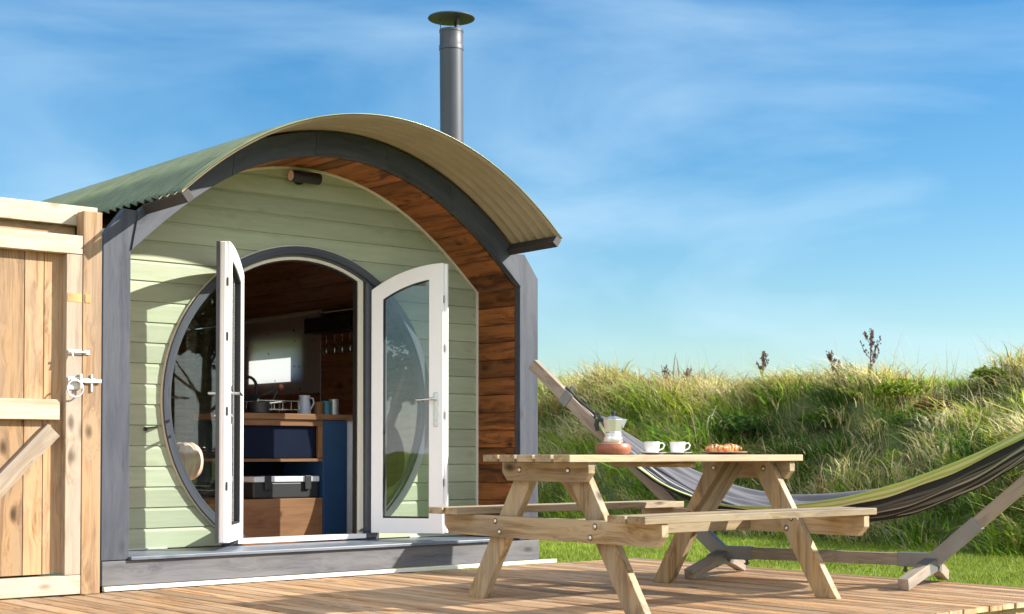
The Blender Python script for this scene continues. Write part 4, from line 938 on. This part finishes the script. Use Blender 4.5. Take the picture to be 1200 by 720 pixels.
# ================================================================== dock plants on the crest, shrubs
def dock(px, y, h, lab, seed, lean=0.0, bare=False):
    rnd = random.Random(seed); x = (px - 600) / 1736 * y; z = gz(x, y)
    t = thing('dock_plant', lab, 'dock plant', (x, y, z - .05), 0, 'dead brown dock plants on the crest of the bank')
    b = MB(); tip = Vector((lean, 0, h + .05)); b.tube([(0, 0, 0), (lean * .4, 0, h * .5), tip], [.011, .009, .004], 6); b.build('stem', dockm, t)
    V = []; F = []; b = MB()
    for k in range(9):
        tt = .30 + .62 * k / 9; base = Vector((lean * tt, 0, h * tt)); a = rnd.uniform(0, 2 * PI); ln = h * rnd.uniform(.22, .36) * (1.15 - .4 * tt)
        end = base + Vector((math.cos(a) * ln * .55, math.sin(a) * ln * .55, ln)); b.tube([base, base.lerp(end, .5) + Vector((math.cos(a), math.sin(a), 0)) * .02, end], [.005, .004, .003], 5)
        for j in range(14 if not bare else 6):
            p = base.lerp(end, rnd.uniform(.3, 1)) + Vector([rnd.gauss(0, .010) for _ in range(3)]); r = rnd.uniform(.010, .02)
            b.lathe([(.001, -r), (r * .7, 0), (.001, r)], 4, p)
    for j in range(26):
        p = tip.lerp(Vector((lean * .6, 0, h * .6)), rnd.random()) + Vector([rnd.gauss(0, .012) for _ in range(3)]); r = rnd.uniform(.010, .02); b.lathe([(.001, -r), (r * .7, 0), (.001, r)], 4, p)
    b.build('seed_head', dockm, t); return t
dockm = simple('dead_dock_brown', (.13, .075, .055), .9, var=.3)
def crest(px, d=4.5):
    y = 17.0
    for _ in range(20): y = float(foot((px - 600) / 1736 * y)) + d
    return y
dock(1020, crest(1020), .66, 'tallest and darkest dead dock plant standing on the crest of the bank', 1, .02)
dock(988, crest(988), .42, 'low dead dock plant leaning left of the tallest one on the crest', 2, -.18)
dock(893, crest(893), .48, 'bushy reddish brown dock plant on the crest above the croissant plate', 3, .03)
dock(783, crest(783), .46, 'thin pale dock stalk on the crest above the coffee cups', 4, -.03, True)
dock(802, crest(802), .40, 'short dock stalk just right of the thin pale one on the crest', 5, .05, True)
def leafy(name, loc, rad, n, cols, lab, cat, size=.05, up=.6):
    c = rng.normal(0, 1, (n, 3)); c /= np.linalg.norm(c, axis=1)[:, None]; c *= (rng.random(n) ** .45)[:, None]; c[:, 2] = np.abs(c[:, 2]) * up
    P = c * rad; th = rng.uniform(0, 2 * PI, n); u = np.c_[np.cos(th), np.sin(th), rng.uniform(-.3, .9, n)]; u /= np.linalg.norm(u, axis=1)[:, None]
    w_ = np.cross(u, rng.normal(0, 1, (n, 3))); w_ /= np.linalg.norm(w_, axis=1)[:, None]
    s_ = size * rng.uniform(.6, 1.3, (n, 1)); V = np.stack([P, P + u * s_ * .5 + w_ * s_ * .3, P + u * s_, P + u * s_ * .5 - w_ * s_ * .3], 1).reshape(-1, 3)
    F = np.arange(n * 4).reshape(n, 4); col = np.repeat(np.array(cols)[rng.integers(0, len(cols), n)] * rng.uniform(.75, 1.2, (n, 1)), 4, 0)
    return V, F, col
def shrub(px, t, rad, n, cols, lab, size=.05):
    y = crest(px, t); x = (px - 600) / 1736 * y
    r = thing('leafy_plant', lab, 'plant', (x, y - .12, gz(x, y) + .10), 0)
    V, F, col = leafy('', None, rad, n, cols, lab, 'plant', size); npmesh('leaves', V, F, ['leaf'], col=col, parent=r)
    b = MB()
    for k in range(7):
        a = k * .9; b.tube([(0, 0, -.15), (math.cos(a) * rad * .4, math.sin(a) * rad * .4, rad * .4)], [.006, .003], 5)
    b.build('stems', dockm, r)
shrub(1052, 3.6, .30, 700, [(.20, .27, .02), (.26, .32, .03), (.14, .22, .02)], 'yellow green leafy plant half way up the bank below the tallest dock', .06)
shrub(1156, 4.1, .2, 350, [(.16, .24, .02), (.22, .28, .03)], 'bright green leafy plant near the crest at the right of the bank', .055)

shrub(868, 2.6, .34, 700, [(.05, .11, .02), (.08, .15, .025)], 'low dark green leafy clump on the bank above the croissant plate', .07)
shrub(965, 3.2, .30, 600, [(.09, .17, .02), (.13, .22, .03)], 'mid green leafy clump on the bank left of the yellow green plant', .065)
shrub(690, 3.4, .28, 500, [(.06, .12, .02), (.10, .17, .03)], 'dark leafy clump on the bank between the cabin and the coffee pot', .06)
shrub(1092, 3.5, .26, 500, [(.16, .06, .035), (.22, .10, .05), (.12, .06, .03)], 'reddish brown withered plant on the bank right of the yellow green one', .05)
# ================================================================== trees off to the right, seen mirrored in the glass
def tree(x, y, h, rad, seed, lab):
    rnd = random.Random(seed); t = thing('tree', lab, 'tree', (x, y, LAWN), 0, 'trees mirrored in the pod windows')
    b = MB(); b.tube([(0, 0, 0), (.05, .03, h * .35), (-.04, .05, h * .7)], [.13, .10, .05], 10)
    cs = []
    for k in range(16):
        a = rnd.uniform(0, 2 * PI); zz = rnd.uniform(.28, .85) * h; r = rad * (1 - abs(zz / h - .5) * .9) * rnd.uniform(.4, .9)
        p = Vector((math.cos(a) * r, math.sin(a) * r, zz + .3)); b.tube([(0, 0, zz * .75), Vector((0, 0, zz * .8)).lerp(p, .5), p], [.035, .022, .01], 6); cs.append(p)
    b.build('trunk', 'stand', t)
    V, F, K_ = [], [], []; o = 0
    for p in cs:
        v, f, c = leafy('', None, rad * rnd.uniform(.28, .42), 700, [(.03, .06, .012), (.05, .085, .016), (.07, .11, .02)], '', '', .13, 1)
        v[:, :] += np.array(p); V.append(v); F.append(f + o); K_.append(c); o += len(v)
    npmesh('crown', np.concatenate(V), np.concatenate(F), ['leaf'], col=np.concatenate(K_), parent=t)
tree(12.2, 1.2, 5.0, 2.0, 1, 'round leafy tree on the lawn, leftmost of those mirrored in the side window')
tree(13.4, 3.4, 5.4, 2.2, 2, 'tallest leafy tree on the lawn, middle one of those mirrored in the side window')
tree(12.9, 5.6, 4.8, 2.0, 3, 'leafy tree beside the tallest one among those mirrored in the side window')
tree(14.8, 7.6, 4.6, 2.0, 4, 'leafy tree nearest the bank, rightmost of those mirrored in the side window')
